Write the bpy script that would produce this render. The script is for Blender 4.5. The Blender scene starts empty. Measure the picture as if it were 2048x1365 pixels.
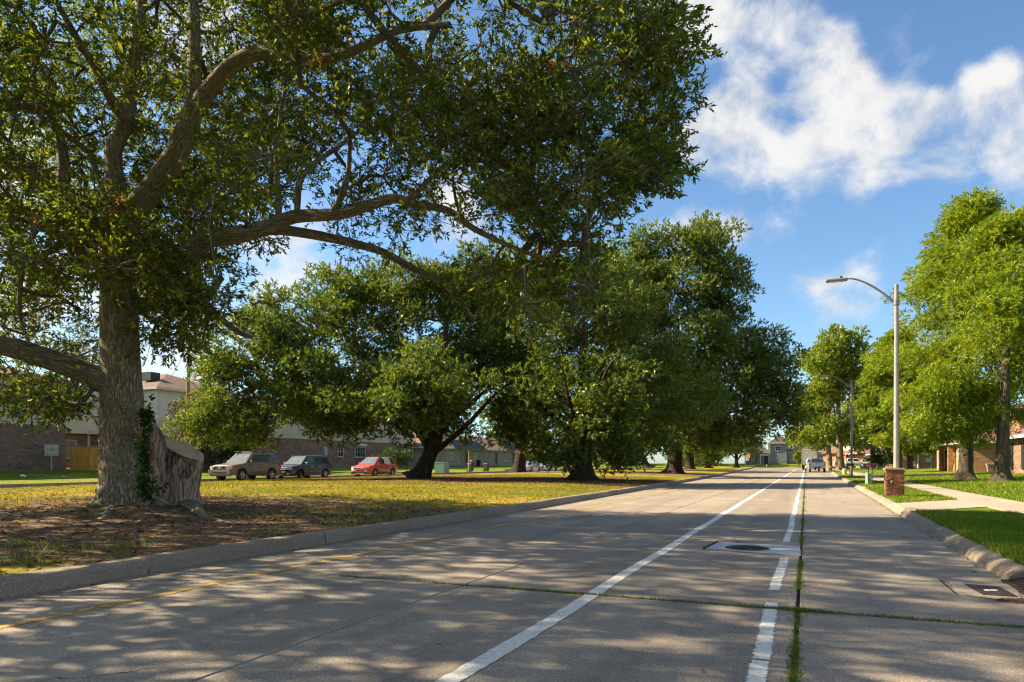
import bpy, math, random
import numpy as np
from mathutils import Vector, Matrix

R = math.radians
sc = bpy.context.scene
COL = sc.collection
rng = np.random.default_rng(7)
random.seed(7)

# ------------------------------------------------------------------ camera
F_PX, CX, HOR = 1400.0, 1024.0, 927.0          # focal length, centre and horizon of the 2048 px photograph
CAM_H, YAW = 1.2, math.atan2(1612 - 1024, 1400.0)
cam_d = bpy.data.cameras.new('camera')
cam = bpy.data.objects.new('camera', cam_d)
COL.objects.link(cam)
cam_d.sensor_width = 36.0
cam_d.lens = 36.0 * F_PX / 2048
cam_d.shift_y = (HOR - 682.5) / 2048
cam_d.clip_start, cam_d.clip_end = 0.1, 3000
cam.location = (0, 0, CAM_H)
cam.rotation_euler = (R(90), 0, YAW)
sc.camera = cam
SA, CA = math.sin(YAW), math.cos(YAW)

def at(px, py, d):
    """a point of the place seen at a photo pixel, d metres deep"""
    xc = (px - CX) / F_PX * d
    return Vector((-SA * d + CA * xc, CA * d + SA * xc, CAM_H + (HOR - py) / F_PX * d))

def gr(px, py, z=0.0):
    return at(px, py, (CAM_H - z) * F_PX / (py - HOR))

def pix(p):
    x, y, z = p[..., 0], p[..., 1], p[..., 2]
    d = -SA * x + CA * y
    xc = CA * x + SA * y
    dd = np.where(d > 0.3, d, 0.3)
    return CX + F_PX * xc / dd, HOR - F_PX * (z - CAM_H) / dd, d

# ------------------------------------------------------------------ light, sky, exposure
SUN_EL, SUN_B = R(35), R(8)
to_sun = Vector((-math.cos(SUN_B) * math.cos(SUN_EL), -math.sin(SUN_B) * math.cos(SUN_EL), math.sin(SUN_EL)))
sl = bpy.data.lights.new('sun', 'SUN')
sl.energy, sl.angle, sl.color = 5.0, R(0.55), (1.0, 0.82, 0.56)
so = bpy.data.objects.new('sun', sl)
COL.objects.link(so)
so.rotation_euler = (-to_sun).to_track_quat('-Z', 'Y').to_euler()
so.location = (-20, -5, 30)

vs = sc.view_settings
vs.view_transform, vs.look, vs.exposure, vs.gamma = 'Standard', 'None', 1.7, 1.0
vs.use_curve_mapping = False
sc.render.engine = 'CYCLES'
sc.cycles.use_denoising = True
sc.cycles.max_bounces = 5
sc.cycles.use_adaptive_sampling = True
sc.cycles.adaptive_threshold = 0.02
sc.cycles.adaptive_min_samples = 16
sc.cycles.transparent_max_bounces = 6
sc.cycles.filter_width = 1.15
sc.cycles.denoising_prefilter = 'ACCURATE'
sc.cycles.caustics_reflective = False
sc.cycles.caustics_refractive = False

world = bpy.data.worlds.new('World')
sc.world = world
world.use_nodes = True

class NT:
    """small helper for node graphs"""
    def __init__(s, tree):
        s.t = tree; s.n = tree.nodes; s.l = tree.links
    def new(s, kind, **kw):
        n = s.n.new(kind)
        for k, v in kw.items(): setattr(n, k, v)
        return n
    def put(s, inp, v):
        if hasattr(v, 'is_output') or isinstance(v, bpy.types.NodeSocket): s.l.new(v, inp)
        elif v is not None: inp.default_value = v
    def math(s, op, a, b=None, c=None, clamp=False):
        n = s.new('ShaderNodeMath', operation=op, use_clamp=clamp)
        for i, v in enumerate((a, b, c)):
            if v is not None: s.put(n.inputs[i], v)
        return n.outputs[0]
    def vmath(s, op, a, b=None):
        n = s.new('ShaderNodeVectorMath', operation=op)
        s.put(n.inputs[0], a)
        if b is not None: s.put(n.inputs[1], b)
        return n.outputs['Value'] if op in ('DISTANCE', 'LENGTH', 'DOT_PRODUCT') else n.outputs[0]
    def smooth(s, v, a, b, lo=0.0, hi=1.0, kind='SMOOTHSTEP'):
        n = s.new('ShaderNodeMapRange', interpolation_type=kind)
        s.put(n.inputs['Value'], v)
        for k, x in (('From Min', a), ('From Max', b), ('To Min', lo), ('To Max', hi)): n.inputs[k].default_value = x
        return n.outputs[0]
    def mix(s, f, a, b, blend='MIX'):
        n = s.new('ShaderNodeMix', data_type='RGBA', blend_type=blend)
        s.put(n.inputs[0], f)
        for i, v in ((6, a), (7, b)):
            if isinstance(v, (tuple, list)): v = (*v[:3], 1.0)
            s.put(n.inputs[i], v)
        return n.outputs[2]
    def noise(s, vec, scale, detail=4.0, rough=0.55, dist=0.0, out='Fac'):
        n = s.new('ShaderNodeTexNoise')
        s.put(n.inputs['Vector'], vec)
        for k, x in (('Scale', scale), ('Detail', detail), ('Roughness', rough), ('Distortion', dist)): n.inputs[k].default_value = x
        return n.outputs[out]
    def vor(s, vec, scale, feature='F1', out='Distance', rand=1.0):
        n = s.new('ShaderNodeTexVoronoi', feature=feature)
        s.put(n.inputs['Vector'], vec)
        n.inputs['Scale'].default_value = scale
        n.inputs['Randomness'].default_value = rand
        return n.outputs[out]
    def scale(s, vec, sc_, loc=(0, 0, 0), rot=(0, 0, 0)):
        n = s.new('ShaderNodeMapping')
        s.put(n.inputs[0], vec)
        n.inputs['Scale'].default_value = sc_
        n.inputs['Location'].default_value = loc
        n.inputs['Rotation'].default_value = rot
        return n.outputs[0]
    def bump(s, h, strength=0.5, dist=0.02, nrm=None):
        n = s.new('ShaderNodeBump')
        n.inputs['Strength'].default_value = strength
        n.inputs['Distance'].default_value = dist
        s.put(n.inputs['Height'], h)
        if nrm is not None: s.put(n.inputs['Normal'], nrm)
        return n.outputs[0]

def build_sky():
    g = NT(world.node_tree)
    g.n.clear()
    sky = g.new('ShaderNodeTexSky', sky_type='NISHITA', sun_disc=False)
    sky.sun_elevation = SUN_EL
    sky.sun_rotation = math.atan2(to_sun.x, to_sun.y)
    sky.air_density, sky.dust_density, sky.ozone_density = 1.0, 0.5, 1.0
    d = g.vmath('NORMALIZE', g.new('ShaderNodeTexCoord').outputs['Generated'])
    warp = g.noise(d, 6.0, 3, 0.6, out='Color')
    wv = g.vmath('SUBTRACT', warp, (0.5, 0.5, 0.5))
    dw = g.vmath('ADD', d, g.vmath('MULTIPLY', wv, (0.10, 0.10, 0.05)))
    blobs = []      # direction, radius, weight of each cloud lobe
    for x, y, r, w in [(1560, 62, 62, .9), (1640, 95, 75, 1.1), (1650, 165, 72, 1.1), (1662, 235, 70, 1), (1490, 175, 42, .7), (1452, 232, 52, .9), (1462, 292, 58, 1.1), (1398, 288, 34, .8),
                       (1525, 325, 55, 1), (1600, 338, 52, 1.1), (1690, 290, 66, 1), (1770, 285, 70, 1), (1850, 280, 80, 1.25), (1935, 275, 78, 1.1), (2025, 275, 85, 1.1), (2003, 150, 45, .5), (1940, 200, 50, .7),
                       (1770, 215, 45, .5), (1350, 20, 85, 1.1), (1425, 25, 60, .8), (1335, 105, 55, .8), (1839, 112, 36, .45), (1812, 42, 42, .5), (1885, 2, 34, .6), (1345, 458, 50, 1), (1410, 450, 44, .9), (1470, 462, 34, .7),
                       (1556, 440, 44, .55), (1700, 545, 52, .9), (1615, 556, 42, .6), (1670, 612, 55, 1), (1745, 604, 50, .9), (1795, 490, 48, .6),
                       (535, 520, 120, 1.1), (340, 710, 140, 1.1), (150, 560, 170, .9), (40, 330, 140, .8), (420, 60, 130, .7), (900, 420, 90, .8), (-200, 600, 240, .9), (2300, 280, 150, 1), (1500, -250, 200, .8), (1562, 205, 38, .62), (1530, 225, 30, .35)]:
        v = (at(x, y, 1.0) - Vector((0, 0, CAM_H)))
        l = v.length
        blobs.append((v / l, r / F_PX / l, w))
    tot = None
    for v, r, w in blobs:
        b = g.smooth(g.vmath('DISTANCE', dw, tuple(v)), 0.0, 1.75 * r, w, 0.0)
        tot = b if tot is None else g.math('ADD', tot, b)
    behind = g.smooth(g.vmath('DOT_PRODUCT', d, (-SA, CA, 0.15)), 0.66, 0.38)      # denser unseen cloud round the rest of the sky, added to neutralise the ambient light
    tot = g.math('ADD', tot, g.math('MULTIPLY', behind, g.smooth(g.noise(d, 3.2, 2, 0.5), 0.38, 0.54)))
    tot = g.math('MINIMUM', tot, 1.05)
    flat = g.scale(d, (1, 1, 1.15))
    n1 = g.noise(flat, 11.0, 8, 0.60, 0.25)
    n2 = g.noise(flat, 5.0, 2, 0.5, 0.0)
    f = g.math('ADD', tot, g.math('MULTIPLY', g.math('SUBTRACT', n1, 0.50), 3.3))
    f = g.math('ADD', f, g.math('MULTIPLY', g.math('SUBTRACT', n2, 0.5), 0.7))
    mask = g.smooth(f, 0.30, 1.45)
    mask = g.math('MULTIPLY', mask, 0.93)
    shade = g.smooth(g.math('ADD', g.noise(flat, 14.0, 4, 0.6), g.math('MULTIPLY', f, 0.15)), 0.42, 0.78)
    ccol = g.mix(shade, (3.15, 3.2, 3.3), (4.25, 4.15, 4.0))
    blue = g.mix(1.0, sky.outputs[0], (0.60, 0.76, 0.87), 'MULTIPLY')
    col = g.mix(mask, blue, ccol)
    bg = g.new('ShaderNodeBackground')
    bg.inputs['Strength'].default_value = 0.072
    g.l.new(col, bg.inputs['Color'])
    g.l.new(bg.outputs[0], g.new('ShaderNodeOutputWorld').inputs['Surface'])
build_sky()
world.cycles.sampling_method = 'MANUAL'
world.cycles.sample_map_resolution = 256

# ------------------------------------------------------------------ materials
MATS = {}
def mat(name, fn):
    if name not in MATS:
        m = bpy.data.materials.new(name)
        m.use_nodes = True
        g = NT(m.node_tree)
        g.n.clear()
        out = g.new('ShaderNodeOutputMaterial')
        g.l.new(fn(g), out.inputs['Surface'])
        MATS[name] = m
    return MATS[name]

def pbsdf(g, col, rough=0.6, metal=0.0, spec=0.4, normal=None, coat=0.0):
    b = g.new('ShaderNodeBsdfPrincipled')
    if isinstance(col, (tuple, list)): col = (*col[:3], 1.0)
    g.put(b.inputs['Base Color'], col)
    g.put(b.inputs['Roughness'], rough)
    b.inputs['Metallic'].default_value = metal
    b.inputs['Specular IOR Level'].default_value = spec
    b.inputs['Coat Weight'].default_value = coat
    b.inputs['Coat Roughness'].default_value = 0.05
    if normal is not None: g.l.new(normal, b.inputs['Normal'])
    return b.outputs[0]

def pos(g): return g.new('ShaderNodeNewGeometry').outputs['Position']
def objc(g): return g.new('ShaderNodeTexCoord').outputs['Object']
def island(g): return g.new('ShaderNodeNewGeometry').outputs['Random Per Island']
def orand(g): return g.new('ShaderNodeObjectInfo').outputs['Random']

def plain(name, col, rough=0.6, metal=0.0, spec=0.4, coat=0.0, grime=0.25, scale=3.0):
    def fn(g):
        n = g.noise(pos(g), scale, 5, 0.65)
        c = g.mix(g.smooth(n, 0.3, 0.75), col, tuple(x * (1 - grime) for x in col))
        return pbsdf(g, c, rough, metal, spec, coat=coat)
    return mat(name, fn)

def concrete(name, base, dark, speck=1.0, stain=0.5, cracks=False):
    def fn(g):
        p = pos(g)
        n = g.noise(p, 0.55, 6, 0.65, 0.3)
        c = g.mix(g.smooth(n, 0.32, 0.68), dark, base)
        c = g.mix(g.smooth(orand(g), 0, 1, 0, 0.5), c, tuple(x * 0.70 for x in base))
        streak = g.noise(g.scale(p, (2.2, 0.10, 1)), 1.0, 5, 0.6)          # tyre paths and drips along the road
        c = g.mix(g.smooth(streak, 0.5, 0.72, 0, stain), c, tuple(x * 0.55 for x in dark))
        fine = g.noise(p, 60.0, 3, 0.75)
        c = g.mix(g.smooth(fine, 0.40, 0.60, 0, min(.9, 0.55 * speck)), c, tuple(x * 0.42 for x in dark))
        st = g.vor(p, 95.0, out='Color')
        c = g.mix(g.smooth(st, 0.78, 0.86, 0, 0.5 * speck), c, tuple(min(1, x * 1.5) for x in base))
        blot = g.noise(p, 2.3, 3, 0.5)
        c = g.mix(g.smooth(blot, 0.66, 0.74, 0, 0.45), c, tuple(x * 0.45 for x in dark))
        if cracks:
            wp = g.vmath('ADD', p, g.vmath('MULTIPLY', g.noise(p, 1.7, 4, .65, out='Color'), (.55, .55, 0)))
            ce = g.vor(g.scale(wp, (1, 1, 0)), .30, 'DISTANCE_TO_EDGE')
            on = g.smooth(g.noise(p, .16, 2, .5), .52, .58)
            c = g.mix(g.math('MULTIPLY', g.smooth(ce, .0035, .0012), on), c, (.05, .042, .035))
            lane = g.noise(g.scale(p, (1.15, .02, 0)), 1.0, 2, .5)
            c = g.mix(g.smooth(lane, .50, .62, 0, .30), c, tuple(x * .55 for x in dark))
            drip = g.vor(g.scale(p, (1, 1, 0)), 1.9, out='Distance')
            c = g.mix(g.math('MULTIPLY', g.smooth(drip, .06, .03), g.smooth(g.noise(p, .5, 2, .5), .5, .56, 0, .6)), c, (.06, .05, .045))
        h = g.math('ADD', fine, g.math('MULTIPLY', g.noise(p, 22, 4, 0.7), 0.8))
        return pbsdf(g, c, 0.85, 0, 0.25, g.bump(h, 0.55, 0.006))
    return mat(name, fn)

M_ROAD = concrete('road_concrete', (0.365, 0.31, 0.25), (0.255, 0.218, 0.18), 0.95, .5, True)
M_KERB = concrete('kerb_concrete', (0.36, 0.295, 0.225), (0.23, 0.185, 0.14), .8, 0.3)
M_WALK = concrete('walk_concrete', (0.44, 0.37, 0.29), (0.33, 0.275, 0.22), 0.7, 0.25)
M_PATCH = concrete('new_concrete', (0.50, 0.54, 0.57), (0.44, 0.48, 0.51), 0.35, 0.1)
M_JOINT = plain('joint_dirt', (0.035, 0.03, 0.022), 0.95)

def m_paint(g):
    p = pos(g)
    c = g.mix(g.smooth(g.noise(p, 30, 4, .7), .45, .7), (0.66, 0.65, 0.60), (0.42, 0.40, 0.36))
    return pbsdf(g, c, 0.7, 0, 0.3, g.bump(g.noise(p, 60, 3, .7), .4, .004))
M_WHITE = mat('white_road_paint', m_paint)
def m_yel(g):
    p = pos(g)
    wear = g.math('ADD', g.math('MULTIPLY', g.noise(p, 14, 5, .75), 0.7), g.math('MULTIPLY', g.noise(p, 1.1, 3, .6), 0.4))
    b = pbsdf(g, (0.50, 0.30, 0.05), 0.75, 0, 0.3)
    t = g.new('ShaderNodeBsdfTransparent').outputs[0]
    m = g.new('ShaderNodeMixShader')
    g.l.new(g.smooth(wear, 0.55, 0.66), m.inputs[0]); g.l.new(b, m.inputs[1]); g.l.new(t, m.inputs[2])
    return m.outputs[0]
M_YELLOW = mat('worn_yellow_road_paint', m_yel)

def leaf_mat(name, dark, light, tip, trans=0.45, rough=0.5, spec=0.35):
    def fn(g):
        r = island(g)
        p = pos(g)
        big = g.noise(p, 0.55, 3, 0.6)
        c = g.mix(g.smooth(r, 0.0, 1.0, kind='LINEAR'), dark, light)
        c = g.mix(g.smooth(g.math('ADD', g.math('MULTIPLY', r, 0.55), big), 0.72, 1.12), c, tip)
        df = g.new('ShaderNodeBsdfDiffuse'); g.l.new(c, df.inputs[0])
        gl = g.new('ShaderNodeBsdfGlossy'); gl.inputs['Roughness'].default_value = rough * .8; gl.inputs[0].default_value = (.9, .95, .85, 1)
        gm = g.new('ShaderNodeMixShader'); gm.inputs[0].default_value = spec * .17
        g.l.new(df.outputs[0], gm.inputs[1]); g.l.new(gl.outputs[0], gm.inputs[2])
        d = gm.outputs[0]
        t = g.new('ShaderNodeBsdfTranslucent')
        g.l.new(g.mix(1.0, c, (1.7, 1.55, 0.55), 'MULTIPLY'), t.inputs[0])
        m = g.new('ShaderNodeMixShader')
        m.inputs[0].default_value = trans
        g.l.new(d, m.inputs[1]); g.l.new(t.outputs[0], m.inputs[2])
        return m.outputs[0]
    return mat(name, fn)
M_OAK = leaf_mat('oak_leaf', (0.042, 0.082, 0.014), (0.095, 0.150, 0.020), (0.19, 0.205, 0.028), 0.55)
M_OAKF = leaf_mat('far_oak_leaf', (0.036, 0.076, 0.015), (0.092, 0.150, 0.022), (0.19, 0.215, 0.032), 0.45)
M_SYC = leaf_mat('sycamore_leaf', (0.065, 0.120, 0.012), (0.155, 0.225, 0.020), (0.29, 0.30, 0.030), 0.42)
M_CYP = leaf_mat('cypress_leaf', (0.080, 0.150, 0.012), (0.185, 0.265, 0.016), (0.32, 0.35, 0.022), 0.42, 0.6, 0.2)
M_BUSH = leaf_mat('shrub_leaf', (0.015, 0.035, 0.010), (0.04, 0.08, 0.018), (0.07, 0.12, 0.02), 0.3)
M_MYRTLE = leaf_mat('myrtle_leaf', (0.02, 0.035, 0.014), (0.05, 0.07, 0.03), (0.30, 0.16, 0.19), 0.3)
M_VINE = leaf_mat('vine_leaf', (0.018, 0.050, 0.008), (0.035, 0.085, 0.012), (0.07, 0.13, 0.015), 0.3, 0.4)
M_BROWN = leaf_mat('dead_leaf', (0.085, 0.040, 0.018), (0.20, 0.105, 0.050), (0.30, 0.17, 0.085), 0.2, 0.7, 0.15)
M_BROWNT = leaf_mat('dead_twig_leaf', (0.20, 0.060, 0.020), (0.34, 0.13, 0.05), (0.40, 0.18, 0.07), 0.35)
M_GRASS = leaf_mat('lawn_blade', (0.050, 0.120, 0.007), (0.140, 0.235, 0.012), (0.29, 0.29, 0.025), 0.4, 0.6, 0.2)
M_DRYG = leaf_mat('median_blade', (0.085, 0.135, 0.010), (0.20, 0.205, 0.020), (0.36, 0.28, 0.04), 0.4, 0.6, 0.2)
M_JGRASS = leaf_mat('joint_blade', (0.05, 0.10, 0.012), (0.11, 0.16, 0.02), (0.22, 0.20, 0.035), 0.4, 0.6, 0.2)

def bark(name, a, b, lichen, scale=(30, 30, 5), depth=0.03, lich=0.5):
    def fn(g):
        at_ = g.new('ShaderNodeAttribute', attribute_name='bark').outputs['Vector']
        p = g.vmath('ADD', at_, g.vmath('MULTIPLY', g.noise(pos(g), 3.0, 3, .6, out='Color'), (.06, .06, .10)))
        rid = g.noise(g.scale(p, scale), 1.0, 5, 0.62, 0.6)
        rid = g.math('ABSOLUTE', g.math('SUBTRACT', rid, 0.5))
        fine = g.noise(g.scale(p, tuple(x * 2.6 for x in scale)), 1.0, 4, 0.7)
        h = g.math('ADD', g.smooth(rid, 0.0, 0.10), g.math('MULTIPLY', fine, 0.6))
        c = g.mix(g.smooth(h, 0.10, 1.05), a, b)
        l = g.noise(pos(g), 3.2, 6, 0.75)
        c = g.mix(g.smooth(g.math('ADD', l, g.math('MULTIPLY', h, 0.08)), 0.52, 0.70, 0, lich), c, lichen)
        c = g.mix(g.smooth(g.noise(pos(g), 1.1, 4, .6), .45, .70, 0, .30), c, tuple(x * 1.0 for x in a))
        return pbsdf(g, c, 0.9, 0, 0.15, g.bump(h, 1.0, depth))
    return mat(name, fn)
M_BARK = bark('oak_bark', (0.13, 0.102, 0.070), (0.40, 0.335, 0.235), (0.39, 0.37, 0.235), (26, 26, 4.5), 0.03, .55)
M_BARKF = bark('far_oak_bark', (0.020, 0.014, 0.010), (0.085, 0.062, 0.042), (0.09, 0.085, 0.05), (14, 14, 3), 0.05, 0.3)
M_BARKC = bark('cypress_bark', (0.055, 0.042, 0.030), (0.165, 0.135, 0.098), (0.17, 0.16, 0.10), (22, 22, 1.6), 0.04, 0.45)
M_BARKS = bark('sycamore_bark', (0.11, 0.075, 0.045), (0.27, 0.20, 0.12), (0.34, 0.29, 0.20), (10, 10, 4), 0.02, 0.6)
M_TWIG = plain('twig_bark', (0.14, 0.11, 0.078), .9, grime=.5, scale=6)
M_TWIGF = plain('far_twig_bark', (0.07, 0.052, 0.036), .9, grime=.5, scale=4)

def m_stump(g):
    p = pos(g)
    wp = g.vmath('ADD', p, g.vmath('MULTIPLY', g.noise(p, 1.6, 3, .6, out='Color'), (.2, .2, .2)))
    ridg = g.smooth(g.math('ABSOLUTE', g.math('SUBTRACT', g.noise(g.scale(wp, (18, 18, 3)), 1.0, 5, .62, .6), .5)), 0, .10)
    grain = g.noise(g.scale(wp, (16, 16, 1.4)), 1.0, 5, .7)
    bare = g.smooth(g.noise(g.scale(p, (1.9, 1.9, 1.0), (0.4, 0.2, 0.0)), 1.0, 3, .5, .6), .40, .47)
    cb = g.mix(g.smooth(g.math('ADD', ridg, g.math('MULTIPLY', grain, .5)), .1, 1.0), (.055, .040, .028), (.30, .235, .16))
    cw = g.mix(g.smooth(grain, .35, .65), (.10, .060, .042), (.46, .33, .25))
    h = g.mix(bare, ridg, g.math('MULTIPLY', grain, .35))
    return pbsdf(g, g.mix(bare, cb, cw), .85, 0, .15, g.bump(h, 1.0, .045))
M_STUMP = mat('stump_wood', m_stump)
def m_cut(g):
    o = objc(g)
    r = g.vmath('LENGTH', g.vmath('ADD', g.scale(o, (1, 1, 0)), g.vmath('MULTIPLY', g.noise(o, 3, 3, .6, out='Color'), (.06, .06, 0))))
    ring = g.math('SINE', g.math('MULTIPLY', r, 120.0))
    c = g.mix(g.smooth(ring, -1, 1, 0, .45), (.52, .37, .235), (.34, .23, .145))
    c = g.mix(g.smooth(g.noise(o, 5, 5, .7), .5, .7, 0, .7), c, (.10, .08, .062))
    return pbsdf(g, c, .85, 0, .15, g.bump(g.noise(o, 25, 4, .7), .5, .01))
M_CUT = mat('weathered_cut_wood', m_cut)

def brick_mat(name, c1, c2, mortar, scale=1.0, blotch=0.5, light=None):
    def fn(g):
        p = pos(g)
        s = g.new('ShaderNodeSeparateXYZ'); g.l.new(p, s.inputs[0])
        u = g.math('ADD', s.outputs[0], s.outputs[1])
        cv = g.new('ShaderNodeCombineXYZ'); g.l.new(u, cv.inputs[0]); g.l.new(s.outputs[2], cv.inputs[1])
        b = g.new('ShaderNodeTexBrick')
        g.l.new(cv.outputs[0], b.inputs['Vector'])
        b.inputs['Color1'].default_value = (*c1, 1); b.inputs['Color2'].default_value = (*c2, 1); b.inputs['Mortar'].default_value = (*mortar, 1)
        b.inputs['Scale'].default_value = 1.0
        b.inputs['Mortar Size'].default_value = 0.011
        b.inputs['Mortar Smooth'].default_value = 0.3
        b.inputs['Bias'].default_value = 0.0
        b.inputs['Brick Width'].default_value = 0.22 * scale
        b.inputs['Row Height'].default_value = 0.078 * scale
        c = b.outputs['Color']
        cell = g.vor(g.scale(cv.outputs[0], (4.5 / scale, 12.8 / scale, 1)), 1.0, out='Color', rand=0.25)
        c = g.mix(g.smooth(cell, .62, .9, 0, blotch), c, light or tuple(min(1, x * 1.9) for x in c1))
        c = g.mix(g.smooth(cell, .25, .12, 0, blotch), c, tuple(x * .45 for x in c2))
        c = g.mix(g.smooth(g.noise(p, .8, 4, .6), .45, .75, 0, .35), c, tuple(x * .5 for x in c2))
        return pbsdf(g, c, .88, 0, .2, g.bump(b.outputs['Fac'], -.6, .01))
    return mat(name, fn)
M_BRD = brick_mat('dark_brown_brick', (.20, .125, .088), (.135, .088, .066), (.25, .215, .175))
M_BRM = brick_mat('muted_red_brick', (.25, .14, .10), (.17, .095, .072), (.29, .245, .20))
M_BRO = brick_mat('orange_brick', (.36, .165, .070), (.27, .115, .048), (.36, .28, .19), 1.0, .6, (.46, .30, .16))
M_BRB = brick_mat('brown_front_brick', (.22, .115, .065), (.15, .08, .05), (.26, .21, .15), 1.0, .6, (.40, .28, .18))
M_BRW = brick_mat('whitewashed_brick', (.36, .32, .25), (.25, .21, .16), (.40, .37, .30), 1.0, .9, (.50, .47, .40))

def shingles(name, a, b):
    def fn(g):
        p = pos(g)
        s = g.new('ShaderNodeSeparateXYZ'); g.l.new(p, s.inputs[0])
        cv = g.new('ShaderNodeCombineXYZ')
        g.l.new(g.math('ADD', s.outputs[0], s.outputs[1]), cv.inputs[0]); g.l.new(s.outputs[2], cv.inputs[1])
        bt = g.new('ShaderNodeTexBrick'); g.l.new(cv.outputs[0], bt.inputs['Vector'])
        bt.inputs['Scale'].default_value = 1.0; bt.inputs['Brick Width'].default_value = .32; bt.inputs['Row Height'].default_value = .085
        bt.inputs['Mortar Size'].default_value = .006
        bt.inputs['Color1'].default_value = (*a, 1); bt.inputs['Color2'].default_value = (*b, 1); bt.inputs['Mortar'].default_value = (*(x * .5 for x in b), 1)
        c = g.mix(g.smooth(g.noise(p, 1.2, 4, .6), .4, .7, 0, .5), bt.outputs['Color'], tuple(x * .75 for x in a))
        return pbsdf(g, c, .92, 0, .15, g.bump(g.noise(p, 60, 3, .7), .4, .006))
    return mat(name, fn)
M_SHB = shingles('brown_shingle', (.21, .145, .105), (.155, .105, .078))
M_SHG = shingles('dark_grey_shingle', (.105, .085, .080), (.075, .062, .060))
M_SHR = shingles('reddish_shingle', (.23, .125, .105), (.165, .088, .076))
M_SHT = shingles('slate_green_shingle', (.095, .115, .12), (.07, .085, .09))

M_SIDE1 = plain('taupe_siding', (.54, .48, .385), .6, grime=.2)
M_SIDE2 = plain('cream_siding', (.76, .69, .53), .55, grime=.15)
M_TRIM = plain('white_trim', (.66, .62, .54), .5, grime=.15)
M_GREYW = plain('grey_stucco', (.22, .225, .24), .8, grime=.15)
M_FOUND = plain('slab_foundation', (.30, .28, .24), .9)
M_GLASS = plain('window_glass', (.030, .045, .050), .06, 0, .9, grime=.1)
M_GLASSG = plain('curtained_glass', (.24, .27, .26), .12, 0, .8, grime=.3)
M_DARK = plain('dark_paint_and_shade', (.035, .037, .04), .5)
M_BLACKM = plain('black_metal_and_shade', (.012, .012, .013), .4, 0, .5)
M_STEEL = plain('galvanised_steel', (.36, .40, .42), .45, .35, .5)
M_POLE = plain('grey_fibre_pole', (.30, .27, .25), .75, grime=.3)
M_LUM = plain('lamp_housing', (.20, .21, .22), .45, .3, .5)
M_UTIL = plain('green_plastic', (.20, .34, .25), .55, grime=.2)
M_UTILY = plain('yellow_plastic', (.50, .52, .24), .55, grime=.2)
M_TEAL = plain('teal_cabinet', (.14, .27, .24), .55, grime=.25)
M_BIN = plain('dark_bin_plastic', (.035, .04, .04), .5)
M_BLUE = plain('blue_bin_plastic', (.03, .11, .34), .5)
M_IRON = plain('rusty_iron', (.065, .042, .034), .75, .3, .4, grime=.4, scale=12)
M_REDS = plain('red_sign_paint', (.45, .035, .03), .5)
M_SIGNW = plain('white_sign_paint', (.68, .62, .50), .5, grime=.1)
M_SIGNY = plain('yellow_sign_paint', (.80, .36, .02), .5, grime=.1)
M_TYRE = plain('tyre_rubber', (.016, .016, .016), .85)
M_RIM = plain('alloy_rim', (.42, .40, .37), .35, .7)
M_PLASTIC = plain('grey_bumper_plastic', (.10, .098, .095), .6, grime=.15)
M_WPAINT = plain('white_car_paint', (.70, .69, .66), .3, 0, .5, .5, grime=.06)
M_TAN = plain('tan_metallic_paint', (.17, .125, .078), .42, .08, .4, .2, grime=.06)
M_GRAPH = plain('graphite_metallic_paint', (.030, .028, .028), .35, .1, .4, .25, grime=.06)
M_REDP = plain('orange_red_metallic_paint', (.44, .055, .020), .32, .15, .5, .4, grime=.06)
M_SILV = plain('silver_metallic_paint', (.42, .40, .38), .3, .5, .5, .6, grime=.06)
M_BLUEG = plain('pale_blue_paint', (.32, .36, .42), .3, .4, .5, .6, grime=.06)
M_LAMP = plain('headlight_glass', (.38, .37, .32), .15, 0, .8, grime=.1)
M_AMBER = plain('amber_lens', (.55, .16, .02), .2, 0, .6)
M_TAIL = plain('red_lens', (.38, .012, .014), .2, 0, .6)
M_BAG = plain('plastic_sheet', (.62, .60, .55), .35, 0, .5)
M_WICK = plain('wicker', (.36, .21, .07), .7)

def wood(name, a, b):
    def fn(g):
        p = pos(g)
        n = g.noise(g.scale(p, (14, 14, 1.1)), 1.0, 5, .65)
        c = g.mix(g.smooth(n, .3, .7), a, b)
        c = g.mix(g.smooth(orand(g), 0, 1, 0, .45), c, tuple(x * .6 for x in a))
        return pbsdf(g, c, .8, 0, .2, g.bump(n, .4, .008))
    return mat(name, fn)
M_FENCE = wood('new_cedar_board', (.44, .215, .042), (.56, .30, .075))
M_OLDF = wood('weathered_board', (.155, .12, .09), (.24, .19, .14))
M_PWOOD = wood('pole_wood', (.20, .145, .085), (.30, .22, .13))
M_POSTN = wood('new_post', (.40, .20, .06), (.48, .26, .09))

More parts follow.
